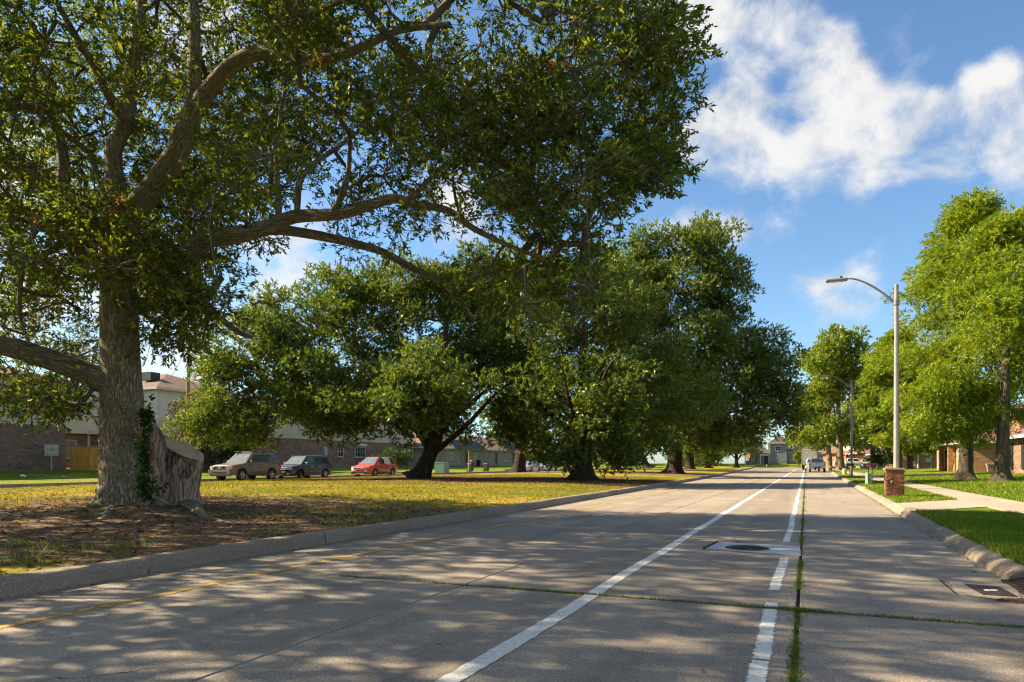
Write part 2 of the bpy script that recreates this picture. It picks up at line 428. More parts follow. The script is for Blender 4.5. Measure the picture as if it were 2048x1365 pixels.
def ground_mat(name, gd, gl, gy, litter, litt, thresh, trees=()):
    """grass that thins into leaf litter, more of it round the trunks"""
    def fn(g):
        p = pos(g)
        big = g.noise(p, .22, 4, .6)
        mid = g.noise(p, 1.4, 5, .65)
        fine = g.noise(p, 26, 4, .75)
        tiny = g.vor(p, 30.0, out='Color')
        grass = g.mix(g.smooth(g.math('ADD', g.math('MULTIPLY', mid, .6), g.math('MULTIPLY', fine, .5)), .38, .72), gd, gl)
        grass = g.mix(g.smooth(g.math('ADD', big, g.math('MULTIPLY', tiny, .10)), .46, .66), grass, gy)
        lc = g.mix(g.smooth(tiny, .15, .85), litter, litt)
        lc = g.mix(g.smooth(fine, .5, .72, 0, .7), lc, tuple(x * .35 for x in litter))
        f = g.math('ADD', g.math('MULTIPLY', mid, .55), g.math('MULTIPLY', fine, .45))
        f = g.math('ADD', f, g.math('MULTIPLY', g.math('SUBTRACT', big, .5), .5))
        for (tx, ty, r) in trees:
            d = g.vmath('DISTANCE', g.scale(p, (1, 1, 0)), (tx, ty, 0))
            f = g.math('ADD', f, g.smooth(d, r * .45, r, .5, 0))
        c = g.mix(g.smooth(f, thresh, thresh + .12), grass, lc)
        h = g.math('ADD', fine, g.math('MULTIPLY', tiny, .5))
        return pbsdf(g, c, .95, 0, .1, g.bump(h, 1.0, .05))
    return mat(name, fn)

# ------------------------------------------------------------------ mesh helpers
INV = {}
def tag(o, label=None, cat=None, group=None, kind=None):
    for k, v in (('label', label), ('category', cat), ('group', group), ('kind', kind)):
        if v: o[k] = v
    return o

def thing(name, label, cat, loc=(0, 0, 0), rz=0.0, group=None):
    o = bpy.data.objects.new(name, None)
    COL.objects.link(o)
    o.empty_display_size = .2
    o.location = loc
    o.rotation_euler = (0, 0, rz)
    INV[o.name] = (Matrix.Translation(Vector(loc)) @ Matrix.Rotation(rz, 4, 'Z')).inverted()
    return tag(o, label, cat, group)

def np_mesh(name, V, Fq, m, parent=None, world=True, smooth=False, loc=None, tri=False):
    """V (n,3), Fq (k,4) quads or (k,3) triangles as arrays"""
    V = np.asarray(V, dtype=np.float32).reshape(-1, 3)
    Fq = np.asarray(Fq, dtype=np.int32)
    if parent is not None and world and parent.name in INV:
        M = np.array(INV[parent.name])
        V = (V @ M[:3, :3].T + M[:3, 3]).astype(np.float32)
    if loc is not None: V = V - np.array(loc, dtype=np.float32)
    me = bpy.data.meshes.new(name)
    k, s = Fq.shape
    me.vertices.add(len(V)); me.loops.add(k * s); me.polygons.add(k)
    me.vertices.foreach_set('co', V.ravel())
    me.loops.foreach_set('vertex_index', Fq.ravel())
    me.polygons.foreach_set('loop_start', np.arange(0, k * s, s, dtype=np.int32))
    if smooth: me.polygons.foreach_set('use_smooth', np.ones(k, dtype=bool))
    me.update(calc_edges=True)
    if m: me.materials.append(m)
    return link(name, me, parent, loc)

def link(name, me, parent=None, loc=None):
    o = bpy.data.objects.new(name, me)
    COL.objects.link(o)
    if loc is not None: o.location = loc
    if parent is not None:
        o.parent = parent
        root = parent
        if parent.name in INV: INV[o.name] = INV[parent.name]
    return o

class MB:
    def __init__(s): s.v = []; s.f = []
    def add(s, vs_, fs):
        b = len(s.v)
        s.v += [tuple(v) for v in vs_]
        s.f += [tuple(b + i for i in f) for f in fs]
        return s
    def hexa(s, p):     # 8 corners: bottom 4 ccw, top 4 ccw
        return s.add(p, [(3, 2, 1, 0), (4, 5, 6, 7), (0, 1, 5, 4), (1, 2, 6, 5), (2, 3, 7, 6), (3, 0, 4, 7)])
    def box(s, x0, x1, y0, y1, z0, z1):
        return s.hexa([(x0, y0, z0), (x1, y0, z0), (x1, y1, z0), (x0, y1, z0), (x0, y0, z1), (x1, y0, z1), (x1, y1, z1), (x0, y1, z1)])
    def obox(s, c, ax, ay, az):     # centre and half-axis vectors
        c, ax, ay, az = map(Vector, (c, ax, ay, az))
        return s.hexa([c - ax - ay - az, c + ax - ay - az, c + ax + ay - az, c - ax + ay - az, c - ax - ay + az, c + ax - ay + az, c + ax + ay + az, c - ax + ay + az])
    def tube(s, pts, rad, n=8, cap=True):
        pts = [Vector(p) for p in pts]
        if not hasattr(rad, '__len__'): rad = [rad] * len(pts)
        b = len(s.v)
        up = None
        for i, p in enumerate(pts):
            t = (pts[min(i + 1, len(pts) - 1)] - pts[max(i - 1, 0)]).normalized()
            if up is None: up = t.orthogonal().normalized()
            up = (up - t * up.dot(t))
            up = up.normalized() if up.length > 1e-6 else t.orthogonal().normalized()
            w = t.cross(up)
            for k in range(n):
                a = 2 * math.pi * k / n
                s.v.append(tuple(p + (up * math.cos(a) + w * math.sin(a)) * rad[i]))
        for i in range(len(pts) - 1):
            for k in range(n):
                k2 = (k + 1) % n
                s.f.append((b + i * n + k, b + i * n + k2, b + (i + 1) * n + k2, b + (i + 1) * n + k))
        if cap:
            s.f.append(tuple(b + k for k in reversed(range(n))))
            e = b + (len(pts) - 1) * n
            s.f.append(tuple(e + k for k in range(n)))
        return s
    def lathe(s, c, axis, prof, n=16, cap=True):      # prof: (distance along the axis, radius)
        c, axis = Vector(c), Vector(axis).normalized()
        u = axis.orthogonal().normalized(); w = axis.cross(u)
        b = len(s.v)
        for h, r in prof:
            for k in range(n):
                a = 2 * math.pi * k / n
                s.v.append(tuple(c + axis * h + (u * math.cos(a) + w * math.sin(a)) * r))
        for i in range(len(prof) - 1):
            for k in range(n):
                k2 = (k + 1) % n
                s.f.append((b + i * n + k, b + i * n + k2, b + (i + 1) * n + k2, b + (i + 1) * n + k))
        if not cap: return s
        s.f.append(tuple(b + k for k in reversed(range(n))))
        e = b + (len(prof) - 1) * n
        s.f.append(tuple(e + k for k in range(n)))
        return s
    def prism(s, poly, d):      # planar polygon extruded along the vector d
        poly = [Vector(p) for p in poly]; d = Vector(d); n = len(poly)
        return s.add(poly + [p + d for p in poly], [tuple(reversed(range(n))), tuple(range(n, 2 * n))] + [(i, (i + 1) % n, n + (i + 1) % n, n + i) for i in range(n)])
    def build(s, name, m, parent=None, world=False, smooth=False, bevel=0.0, seg=2, loc=None):
        V = [Vector(v) for v in s.v]
        if parent is not None and world and parent.name in INV:
            M = INV[parent.name]
            V = [M @ v for v in V]
        if loc is not None:
            V = [v - Vector(loc) for v in V]
        me = bpy.data.meshes.new(name)
        me.from_pydata([tuple(v) for v in V], [], s.f)
        me.update()
        if smooth:
            me.polygons.foreach_set('use_smooth', np.ones(len(me.polygons), dtype=bool))
        if m: me.materials.append(m)
        o = link(name, me, parent, loc)
        if bevel:
            b = o.modifiers.new('bevel', 'BEVEL'); b.width = bevel; b.segments = seg; b.limit_method = 'ANGLE'; b.angle_limit = R(35)
        return o

def pbox(name, m, parent, x0, x1, y0, y1, z0, z1, bevel=0.0, world=False):
    return MB().box(x0, x1, y0, y1, z0, z1).build(name, m, parent, world, bevel=bevel)
# ------------------------------------------------------------------ the lie of the land
KX = np.array([[-30, -6.60], [18, -6.60], [31, -6.80], [62, -7.45], [90, -8.4], [122, -9.7], [160, -11.2], [188, -12.4]])
def kerb_x(y): return np.interp(y, KX[:, 0], KX[:, 1])
RX = np.array([[-30, 1.72], [8, 1.87], [24, 2.08], [37, 2.2], [70, 2.5], [96, 2.9], [122, 3.7], [200, 4.6]])
def rkerb_x(y): return np.interp(y, RX[:, 0], RX[:, 1])
ST0, ST1 = -30.2, -36.4          # the service street beyond the median
OAK = at(252, 1015, 15.0)
OAK_XY = (OAK.x, OAK.y)

def wob(x, y):
    return .5 * np.sin(x * .9 + 1.3 * np.sin(y * .37)) + .5 * np.sin(y * .71 + 1.1 * np.sin(x * .53 + 1.0))

def z_med(x, y):
    x = np.asarray(x, float); y = np.asarray(y, float)
    k = kerb_x(y) - .2
    t = np.clip((k - x) / (k - ST0), 0, 1)
    z = .165 + .20 * np.sin(np.pi * t) ** .8 + np.where(t > .85, (.85 - t) * .5, 0)
    z = z + .025 * wob(x, y) * np.minimum(1, t * 8)
    d = np.hypot(x - OAK_XY[0] - .3, y - OAK_XY[1])
    return z + .10 * np.exp(-(d / 1.9) ** 2) - .10 * np.exp(-(d / 6) ** 2)

def z_left(x, y): return .12 + np.clip((-np.asarray(x, float) - 36.8), 0, 24) * .041 + .02 * wob(np.asarray(x, float), np.asarray(y, float))
def z_right(x, y): return .15 + np.clip((np.asarray(x, float) - 5.36), 0, 14) * .034 + .012 * wob(np.asarray(x, float) * 1.5, np.asarray(y, float) * 1.3)

def sheet(name, xs_fn, ys, nx, zf, m, label, cat, kind='structure'):
    """grid between two edge curves; xs_fn(y) -> (x0, x1)"""
    V = []
    for y in ys:
        a, b = xs_fn(y)
        x = a + (b - a) * np.linspace(0, 1, nx)
        V.append(np.stack([x, np.full(nx, y), zf(x, np.full(nx, y))], 1))
    V = np.concatenate(V)
    i = np.arange(len(ys) - 1)[:, None] * nx + np.arange(nx - 1)[None]
    i = i.ravel()
    Fq = np.stack([i, i + 1, i + nx + 1, i + nx], 1)
    o = np_mesh(name, V, Fq, m, smooth=True)
    return tag(o, label, cat, kind=kind)

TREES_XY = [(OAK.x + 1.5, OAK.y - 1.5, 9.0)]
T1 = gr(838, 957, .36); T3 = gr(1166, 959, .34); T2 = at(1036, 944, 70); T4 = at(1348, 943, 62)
for t, r in ((T1, 11), (T3, 11), (T2, 10), (T4, 10)): TREES_XY.append((t.x, t.y, r))  # litter rings widened here, their brown also darkening the ground as oak shade
M_LAWN = ground_mat('lawn', (.050, .098, .008), (.118, .180, .012), (.175, .205, .018), (.16, .115, .05), (.22, .17, .08), .73)
M_LAWNL = ground_mat('far_lawn', (.055, .11, .008), (.12, .195, .012), (.20, .225, .018), (.17, .12, .05), (.24, .18, .08), .86)
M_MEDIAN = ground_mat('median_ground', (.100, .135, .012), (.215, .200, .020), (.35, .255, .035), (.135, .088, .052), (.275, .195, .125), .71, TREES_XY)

def dense(a, b, near, far, mid): return np.concatenate([np.arange(a, mid, near), np.arange(mid, b + far, far)])
o = np_mesh('ground', [(-900, -300, -.14), (900, -300, -.14), (900, 1600, -.14), (-900, 1600, -.14)], [[0, 1, 2, 3]], M_LAWNL)
tag(o, 'flat ground running out to the horizon', 'ground', kind='structure')
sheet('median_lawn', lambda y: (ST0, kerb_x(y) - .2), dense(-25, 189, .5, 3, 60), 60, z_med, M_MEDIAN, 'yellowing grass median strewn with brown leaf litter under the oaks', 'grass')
sheet('left_lawn', lambda y: (-150, ST1 - .22), dense(-30, 330, 2, 6, 120), 50, z_left, M_LAWNL, 'bright green lawn rising beyond the parked cars', 'lawn')
sheet('right_verge', lambda y: (rkerb_x(y) + .22, 4.05), dense(-20, 205, .5, 4, 60), 6, lambda x, y: .135 + .008 * wob(x * 3, y * 2), M_LAWN, 'narrow green grass strip between the kerb and the sidewalk', 'grass')
sheet('right_lawn', lambda y: (5.36, 80), dense(-20, 208, .8, 4, 70), 60, z_right, M_LAWN, 'green front lawn of the brick houses', 'lawn')
def z_end(x, y): return .05 + np.clip((np.asarray(y, float) - 207) / 14, 0, 1) * 1.05
sheet('end_lawn', lambda y: (-150, 160), np.concatenate([np.arange(206.4, 224, 1.5), [260, 420]]), 8, z_end, M_LAWNL, 'lawn in front of the grey house at the end of the road', 'lawn')
# service street and cross street
o = np_mesh('service_street', [(ST1, -60, -.02), (ST0 + .1, -60, -.02), (ST0 + .1, 330, -.02), (ST1, 330, -.02)], [[0, 1, 2, 3]], M_WALK)
tag(o, 'pale concrete street beyond the median with cars parked along it', 'street', kind='structure')
o = np_mesh('cross_street', [(-120, 189, .012), (90, 189, .012), (90, 206.5, .012), (-120, 206.5, .012)], [[0, 1, 2, 3]], M_ROAD)
tag(o, 'cross street where the road ends', 'street', kind='structure')

# ------------------------------------------------------------------ the road
road = thing('road', 'wide concrete road of jointed slabs with white lane lines', 'road')
road['kind'] = 'structure'
pbox('road_bed', M_JOINT, road, -7.69, 2.59, -22, 190, -.12, -.030)
LJ = [(-7.7, -3.127), (-3.112, -.078), (-.048, 2.6)]
SL, SY0 = 6.72, -.54 - 6.72 * 3
slab_cache = {}
def slab_mesh(x0, x1, L):
    k = (round(x0, 3), round(x1, 3), round(L, 3))
    if k not in slab_cache:
        b = .007
        v = [(x0, 0, -.1), (x1, 0, -.1), (x1, L, -.1), (x0, L, -.1), (x0, 0, -b), (x1, 0, -b), (x1, L, -b), (x0, L, -b),
             (x0 + b, b, 0), (x1 - b, b, 0), (x1 - b, L - b, 0), (x0 + b, L - b, 0)]
        f = [(0, 1, 5, 4), (1, 2, 6, 5), (2, 3, 7, 6), (3, 0, 4, 7), (4, 5, 9, 8), (5, 6, 10, 9), (6, 7, 11, 10), (7, 4, 8, 11), (8, 9, 10, 11)]
        me = bpy.data.meshes.new('slab'); me.from_pydata(v, [], f); me.update(); me.materials.append(M_ROAD)
        slab_cache[k] = me
    return slab_cache[k]
DR_Y0, DR_Y1, DR_X = 6.35, 8.55, 1.22            # the drain's concrete apron in the gutter lane
for r in range(13):
    y0 = SY0 + r * SL
    for c, (x0, x1) in enumerate(LJ):
        o = link('slab', slab_mesh(x0, x1, SL - .022), road, (0, y0, rng.uniform(-.002, .002)))
YF = SY0 + 13 * SL
for (x0, x1) in LJ:                                # farther slabs merge to the eye
    xs0 = (lambda y, x=x0: kerb_x(y) - .1 if x < -7 else x); xs1 = (lambda y, x=x1: rkerb_x(y) + .1 if x > 2 else x)
    ys = np.arange(YF, 190, 4.0); ys[-1] = 189.5
    V = np.array([(xs0(y), y, 0) for y in ys] + [(xs1(y), y, 0) for y in ys]); n = len(ys)
    np_mesh('slab', V, [[i, n + i, n + i + 1, i + 1] for i in range(n - 1)], M_ROAD, road)

def ragged(name, xc, w, y0, y1, step, jag, m, gaps=(), z=.004, seed=0, parent=road):
    rs = np.random.default_rng(seed)
    for a, b in zip([y0] + [g_[1] for g_ in gaps], [g_[0] for g_ in gaps] + [y1]):
        if b - a < .02: continue
        n = max(3, int((b - a) / step))
        y = np.linspace(a, b, n)
        near = np.clip(25 / (y + 8), .2, 1)
        l = xc - w / 2 + jag * near * (rs.random(n) - .5) * 2 + .012 * np.sin(y * 1.3 + seed)
        r_ = xc + w / 2 + jag * near * (rs.random(n) - .5) * 2 + .012 * np.sin(y * 1.3 + seed)
        V = np.concatenate([np.stack([l, y, np.full(n, z)], 1), np.stack([r_, y + jag * (rs.random(n) - .5), np.full(n, z)], 1)])
        i = np.arange(n - 1)
        np_mesh(name, V, np.stack([i, n + i, n + i + 1, i + 1], 1), m, parent)
joints = [SY0 + r * SL - .011 for r in range(14)]
jg = [(j - .012, j + .012) for j in joints if 0 < j < 60]
ragged('white_line', -1.80, .135, 1.5, 150, .07, .008, M_WHITE, jg, seed=1)
PATCH_Y0, PATCH_Y1 = 9.55, 11.55
g2 = sorted([(j - .05, j + .05) for j in joints if 0 < j < 30] + [(6.42, 7.05), (7.75, 7.78), (8.6, 8.63), (3.36, 3.39), (4.5, 4.53), (9.45, 11.45), (14.1, 14.15), (16.2, 16.3)])
ragged('white_line', -.265, .10, 1.5, 120, .022, .011, M_WHITE, g2, seed=2)
ragged('yellow_line', -5.43, .10, 1.0, 120, .1, .012, M_YELLOW, seed=3)
# newer concrete round the manhole
pq = [gr(1411, 1099), gr(1437, 1086), gr(1600, 1094), gr(1602, 1113)]
pc = sum(pq, Vector()) / 4
mb = MB().prism([(p.x, p.y, .003) for p in (pq[0], pq[3], pq[2], pq[1])], (0, 0, .008))
mb.build('concrete_patch', M_PATCH, road)
e = MB().tube([(pq[0].x - .02, pq[0].y - .01, .006), (pq[1].x - .02, pq[1].y + .01, .006)], .022, 5)
e.build('patch_crack', M_JOINT, road)
mc = gr(1494, 1098)
t = thing('manhole_cover', 'round dark iron manhole cover set in the pale concrete patch', 'manhole cover', (mc.x, mc.y, .011))
MB().lathe((0, 0, 0), (0, 0, 1), [(0, .27), (.006, .27), (.012, .25), (.006, .24), (.006, .0)], 28).build('lid', M_IRON, t)
mb = MB()
for i in range(-4, 5):
    w = math.sqrt(max(.0, .23 ** 2 - (i * .05) ** 2))
    mb.box(-w, w, i * .05 - .012, i * .05 + .012, .005, .012)
mb.build('tread', M_IRON, t)
MB().lathe((0, 0, 0), (0, 0, 1), [(0, .30), (.004, .30), (.004, .275), (0, .275)], 28).build('frame', M_IRON, t)

# kerbs, block by block
def kerb_run(root, xf, side, prof, ys, m, seed, skip=(), nz=.004):
    rs = np.random.default_rng(seed)
    for a, b in zip(ys[:-1], ys[1:]):
        if any(s0 < (a + b) / 2 < s1 for s0, s1 in skip): continue
        g_ = .012 if b < 70 else 0
        n = max(2, int((b - a) / .5)) if b < 60 else 2
        yy = np.linspace(a + g_, b - g_, n)
        dz, dx = rs.uniform(-.006, .006), rs.uniform(-.008, .008)
        V = []
        for y in yy:
            for (px_, pz_) in prof:
                V.append((xf(y) + side * px_ + (dx if b < 60 else 0) + rs.uniform(-nz, nz), y, pz_ + dz + (rs.uniform(-nz, nz) if pz_ > .05 else 0)))
        k = len(prof)
        f = [(i * k + j, i * k + (j + 1) % k, (i + 1) * k + (j + 1) % k, (i + 1) * k + j) for i in range(n - 1) for j in range(k)]
        f += [tuple(range(k))[::-1], tuple(range((n - 1) * k, n * k))]
        mb = MB(); mb.v = V; mb.f = f
        o = mb.build('kerb_block', m, root)
kl = thing('median_kerb', 'tall grey concrete kerb along the oak median', 'kerb'); kl['kind'] = 'structure'
PL = [(0, -.1), (0, .0), (.018, .12), (.03, .15), (.06, .168), (.20, .172), (.225, .16), (.225, -.1)]
ysl = [-22] + list(np.arange(-18.9, 60, 3.05)) + list(np.arange(63, 190, 9)) + [188]
kerb_run(kl, kerb_x, -1, PL, ysl, M_KERB, 3)
a = np.linspace(0, math.pi / 2, 7)                  # the median's rounded end
mb = MB(); pts = [(-12.4 - 3.2 * (1 - math.cos(x)), 188 + 3.2 * math.sin(x)) for x in a] + [(-29, 191.2)]
for (p, q) in zip(pts[:-1], pts[1:]): mb.hexa([(p[0], p[1], 0), (q[0], q[1], 0), (q[0] - .15, q[1] - .2, 0), (p[0] - .2, p[1] - .1, 0), (p[0], p[1], .17), (q[0], q[1], .17), (q[0] - .15, q[1] - .2, .17), (p[0] - .2, p[1] - .1, .17)])
mb.build('rounded_end', M_KERB, kl)
kr = thing('verge_kerb', 'low rounded concrete kerb along the front lawns', 'kerb'); kr['kind'] = 'structure'
PR = [(0, -.1), (0, .006), (.03, .06), (.09, .105), (.16, .128), (.23, .13), (.26, .12), (.26, -.1)]
kerb_run(kr, rkerb_x, 1, PR, [-20, -14, -8, -2, 3.0, 6.9, 8.46, 9.3, 12.1] + list(np.arange(12.9 + 1.2, 60, 3.36)) + list(np.arange(62, 204, 9)), M_KERB, 4, skip=[(6.9, 8.46)], nz=.0018)
ks = thing('street_kerb', 'thin concrete kerb along the far service street', 'kerb'); ks['kind'] = 'structure'
MB().box(ST1 - .22, ST1, -60, 330, .0, .17).build('kerb_block', M_KERB, ks)
MB().box(ST0 - .02, ST0 + .14, -60, 188, .0, .175).build('kerb_block', M_KERB, ks)

# storm drain in the right gutter
t = thing('drain_plate', 'rusty iron drain lid set flush in the gutter beside the broken kerb', 'drain cover', (1.68, 7.15, .004))
dp = [gr(1928, 1170), gr(1966, 1192), gr(2036, 1196), gr(1998, 1176)]
c0 = sum(dp, Vector()) / 4
t.location = (c0.x, c0.y, .004)
def loc2(ps, z): return [(p.x - c0.x, p.y - c0.y, z) for p in ps]
MB().prism(loc2(dp, .001), (0, 0, .008)).build('lid', M_IRON, t)
ctr = sum(dp, Vector()) / 4
ap = [gr(1896, 1163), gr(1917, 1190), gr(2046, 1206), gr(2030, 1170)]
MB().prism([(p.x, p.y, .001) for p in ap], (0, 0, .006)).build('drain_apron', M_WALK, road)
MB().tube([(p.x, p.y, -.011) for p in (gr(1880, 1160), gr(1893, 1172), gr(1912, 1188), gr(1950, 1195), gr(2045, 1206))], .018, 5).build('apron_joint', M_JOINT, road)
mb = MB()
for i, (u, v) in enumerate(((.40, .55), (.60, .50))):
    p = dp[0].lerp(dp[3], u).lerp(dp[1].lerp(dp[2], u), v)
    mb.lathe((p.x - c0.x, p.y - c0.y, .009), (0, 0, 1), [(0, .035), (.004, .03)], 10)
mb.build('painted_mark', M_WHITE, t)
t = thing('drain_grate', 'slanted iron grate with bars set in the kerb opening', 'drain grate', (1.88, 7.75, 0))
MB().box(.30, .36, -.73, .73, -.25, .10).build('back_wall', M_KERB, t)
for i in range(15):
    y = -.66 + i * .094
    MB().hexa([(-.01, y, .010), (.32, y, .085), (.32, y + .03, .085), (-.01, y + .03, .010), (-.01, y, .028), (.32, y, .103), (.32, y + .03, .103), (-.01, y + .03, .028)]).build('bar', M_IRON, t)
MB().box(-.05, -.005, -.72, .74, -.02, .022).build('frame', M_IRON, t)
MB().hexa([(.30, -.72, .08), (.40, -.72, .09), (.40, .74, .09), (.30, .74, .08), (.30, -.72, .115), (.40, -.72, .125), (.40, .74, .125), (.30, .74, .115)]).build('frame', M_IRON, t)

# sidewalk and walkways, slab by slab
sw = thing('sidewalk', 'pale concrete sidewalk running along the front lawns', 'sidewalk'); sw['kind'] = 'structure'
y = -12.0
me = None
while y < 75:
    if me is None:
        o = MB().box(0, 1.30, 0, 1.505, -.12, .005).build('slab', M_WALK, sw, bevel=.006); me = o.data; o.location = (4.055, y, .15)
        bm_ = o
    else:
        o = link('slab', me, sw, (4.055, y, .15 + rng.uniform(-.006, .006)))
    y += 1.52
pbox('slab', M_WALK, sw, 4.055, 5.355, y, 205, .03, .155)
dw = thing('driveway_apron', 'wide concrete walkway from the kerb across the verge beside the brick mailbox', 'walkway'); dw['kind'] = 'structure'
MB().prism([(2.12, 17.5, .0), (4.05, 20.1, .0), (4.05, 23.6, .0), (2.14, 20.9, .0)], (0, 0, .150)).build('slab', M_WALK, dw)
dw = thing('front_walk', 'narrow concrete walk crossing the verge behind the brick mailbox', 'walkway'); dw['kind'] = 'structure'
MB().prism([(2.3, 33.2, .0), (4.05, 34.2, .0), (4.05, 35.8, .0), (2.3, 34.8, .0)], (0, 0, .152)).build('slab', M_WALK, dw)
for (ya, yb, xa, xb, lab, z0) in ((64, 65.2, 5.36, 10, 'front path leading to the orange brick house', .03), (128, 134, 3.6, 22, 'driveway under the white truck beside the arched house', .03)):
    d_ = thing('front_path', lab, 'path'); d_['kind'] = 'structure'
    n = 8; xs = np.linspace(xa, xb, n)
    mb = MB()
    for i in range(n - 1):
        za, zb = float(z_right(xs[i], ya)) + .035, float(z_right(xs[i + 1], ya)) + .035
        mb.hexa([(xs[i], ya, za - .15), (xs[i + 1], ya, zb - .15), (xs[i + 1], yb, zb - .15), (xs[i], yb, za - .15), (xs[i], ya, za), (xs[i + 1], ya, zb), (xs[i + 1], yb, zb), (xs[i], yb, za)])
    mb.build('slab', M_WALK, d_)

# ------------------------------------------------------------------ grass blades, litter
def blades(name, X, Y, Z, h, w, m, label, cat, lean=.5, parent=None):
    n = len(X)
    a = rng.uniform(0, 2 * np.pi, n); b = rng.uniform(0, 2 * np.pi, n)
    hh = h * rng.uniform(.5, 1.3, n); ww = w * rng.uniform(.7, 1.3, n)
    base = np.stack([X, Y, Z], 1)
    side = np.stack([np.cos(a), np.sin(a), np.zeros(n)], 1) * ww[:, None] / 2
    tip = base + np.stack([np.cos(b) * lean * hh * rng.random(n), np.sin(b) * lean * hh * rng.random(n), hh], 1)
    V = np.stack([base - side, base + side, tip], 1).reshape(-1, 3)
    o = np_mesh(name, V, np.arange(3 * n).reshape(-1, 3), m, parent)
    return tag(o, label, cat, kind='stuff')

def in_view(X, Y, Z, m=60):
    px_, py_, d = pix(np.stack([X, Y, Z], 1))
    return (d > .5) & (px_ > -m) & (px_ < 2048 + m) & (py_ < 1365 + m * 2)

def scatter(n, x0, x1, y0, y1, clump=0, spread=.1):
    if clump:
        k = n // clump
        X = np.repeat(rng.uniform(x0, x1, k), clump) + rng.normal(0, spread, k * clump)
        Y = np.repeat(rng.uniform(y0, y1, k), clump) + rng.normal(0, spread, k * clump)
        return X, Y
    return rng.uniform(x0, x1, n), rng.uniform(y0, y1, n)

# verge and front lawn
Xs, Ys = [], []
for (n, x0, x1, y0, y1) in ((70000, 2.0, 4.05, 4, 17.6), (26000, 2.0, 4.05, 21, 45), (42000, 5.38, 14, 10, 26), (60000, 5.38, 22, 26, 58)):
    x, y = scatter(n, x0, x1, y0, y1); Xs.append(x); Ys.append(y)
X = np.concatenate(Xs); Y = np.concatenate(Ys)
def in_apron(x, y): return (x < 4.05) & (y > 17.65 + (x - 2.28) * 1.41) & (y < 20.95 + (x - 2.28) * 1.47)
k = ~in_apron(X, Y) & (X > rkerb_x(Y) + .19 + .02 * np.sin(Y * 3))
X, Y = X[k], Y[k]
Z = np.where(X < 4.06, .135, z_right(X, Y))
k = in_view(X, Y, Z); X, Y, Z = X[k], Y[k], Z[k]
D = np.hypot(X, Y)
blades('lawn_grass', X, Y, Z, .052 + .0009 * D, .007 + .0007 * D, M_GRASS, 'mown green grass of the verge and front lawns', 'grass')
# median: thin dry grass in tufts, greener near the kerb
X, Y = scatter(190000, -30, -6.9, 2, 48, 10, .10)
k = in_view(X, Y, Y * 0 + .2) & (X < kerb_x(Y) - .3)
X, Y = X[k], Y[k]
dens = .5 + .5 * wob(X * .8 + 3, Y * 1.1) + .35 * wob(X * 2.1, Y * 1.9)
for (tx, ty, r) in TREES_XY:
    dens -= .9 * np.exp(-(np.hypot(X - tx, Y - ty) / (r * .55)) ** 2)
k = dens > rng.uniform(0.05, .75, len(X)); X, Y = X[k], Y[k]
blades('median_grass', X, Y, z_med(X, Y) - .01, .085, .016, M_DRYG, 'thin yellow green grass tufts on the median', 'grass')
# a few lusher tufts near the kerb and the roots
TX, TY = [], []
for (x, y, n_, s_) in ((20, 1092, 70, .16), (245, 1093, 80, .16), (410, 1098, 90, .22), (590, 1103, 150, .20), (100, 1100, 60, .2), (330, 1110, 90, .2), (480, 1085, 60, .2), (620, 1068, 60, .2), (270, 1022, 40, .08), (180, 1040, 40, .12), (760, 1060, 60, .25), (60, 1120, 60, .2), (560, 1062, 70, .3), (700, 1045, 60, .3)):
    c_ = gr(x, y, .2); TX.append(rng.normal(c_.x, s_, n_)); TY.append(rng.normal(c_.y, s_, n_))
TX, TY = np.concatenate(TX), np.concatenate(TY)
k = TX < kerb_x(TY) - .3; TX, TY = TX[k], TY[k]
blades('grass_tuft', TX, TY, z_med(TX, TY) - .01, .14, .014, M_JGRASS, 'lush green grass tufts beside the median kerb and oak roots', 'grass', .8)
# leaf litter
X, Y = scatter(70000, -29, -6.85, 2.5, 46)
k = in_view(X, Y, Y * 0 + .2) & (X < kerb_x(Y) - .25)
X, Y = X[k], Y[k]
dens = np.zeros(len(X)) + .25
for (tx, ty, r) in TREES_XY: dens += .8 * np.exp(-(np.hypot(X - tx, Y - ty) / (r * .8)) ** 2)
k = dens > rng.random(len(X)); X, Y = X[k], Y[k]
def flat_leaves(name, X, Y, Z, size, label, lift=.012):
    n = len(X)
    a = rng.uniform(0, 2 * np.pi, n)
    s = size * rng.uniform(.6, 1.4, n)
    c = np.stack([X, Y, Z + lift], 1)
    d = np.stack([np.cos(a), np.sin(a), rng.uniform(-.35, .35, n)], 1) * s[:, None]
    w = np.stack([-np.sin(a), np.cos(a), rng.uniform(-.5, .5, n)], 1) * s[:, None] * .42
    V = np.stack([c - d, c + w, c + d, c - w], 1).reshape(-1, 3)
    o = np_mesh(name, V, np.arange(4 * n).reshape(-1, 4), M_BROWN)
    return tag(o, label, 'leaves', kind='stuff')
flat_leaves('leaf_litter', X, Y, z_med(X, Y), .045, 'brown fallen leaves covering the median under the oaks')
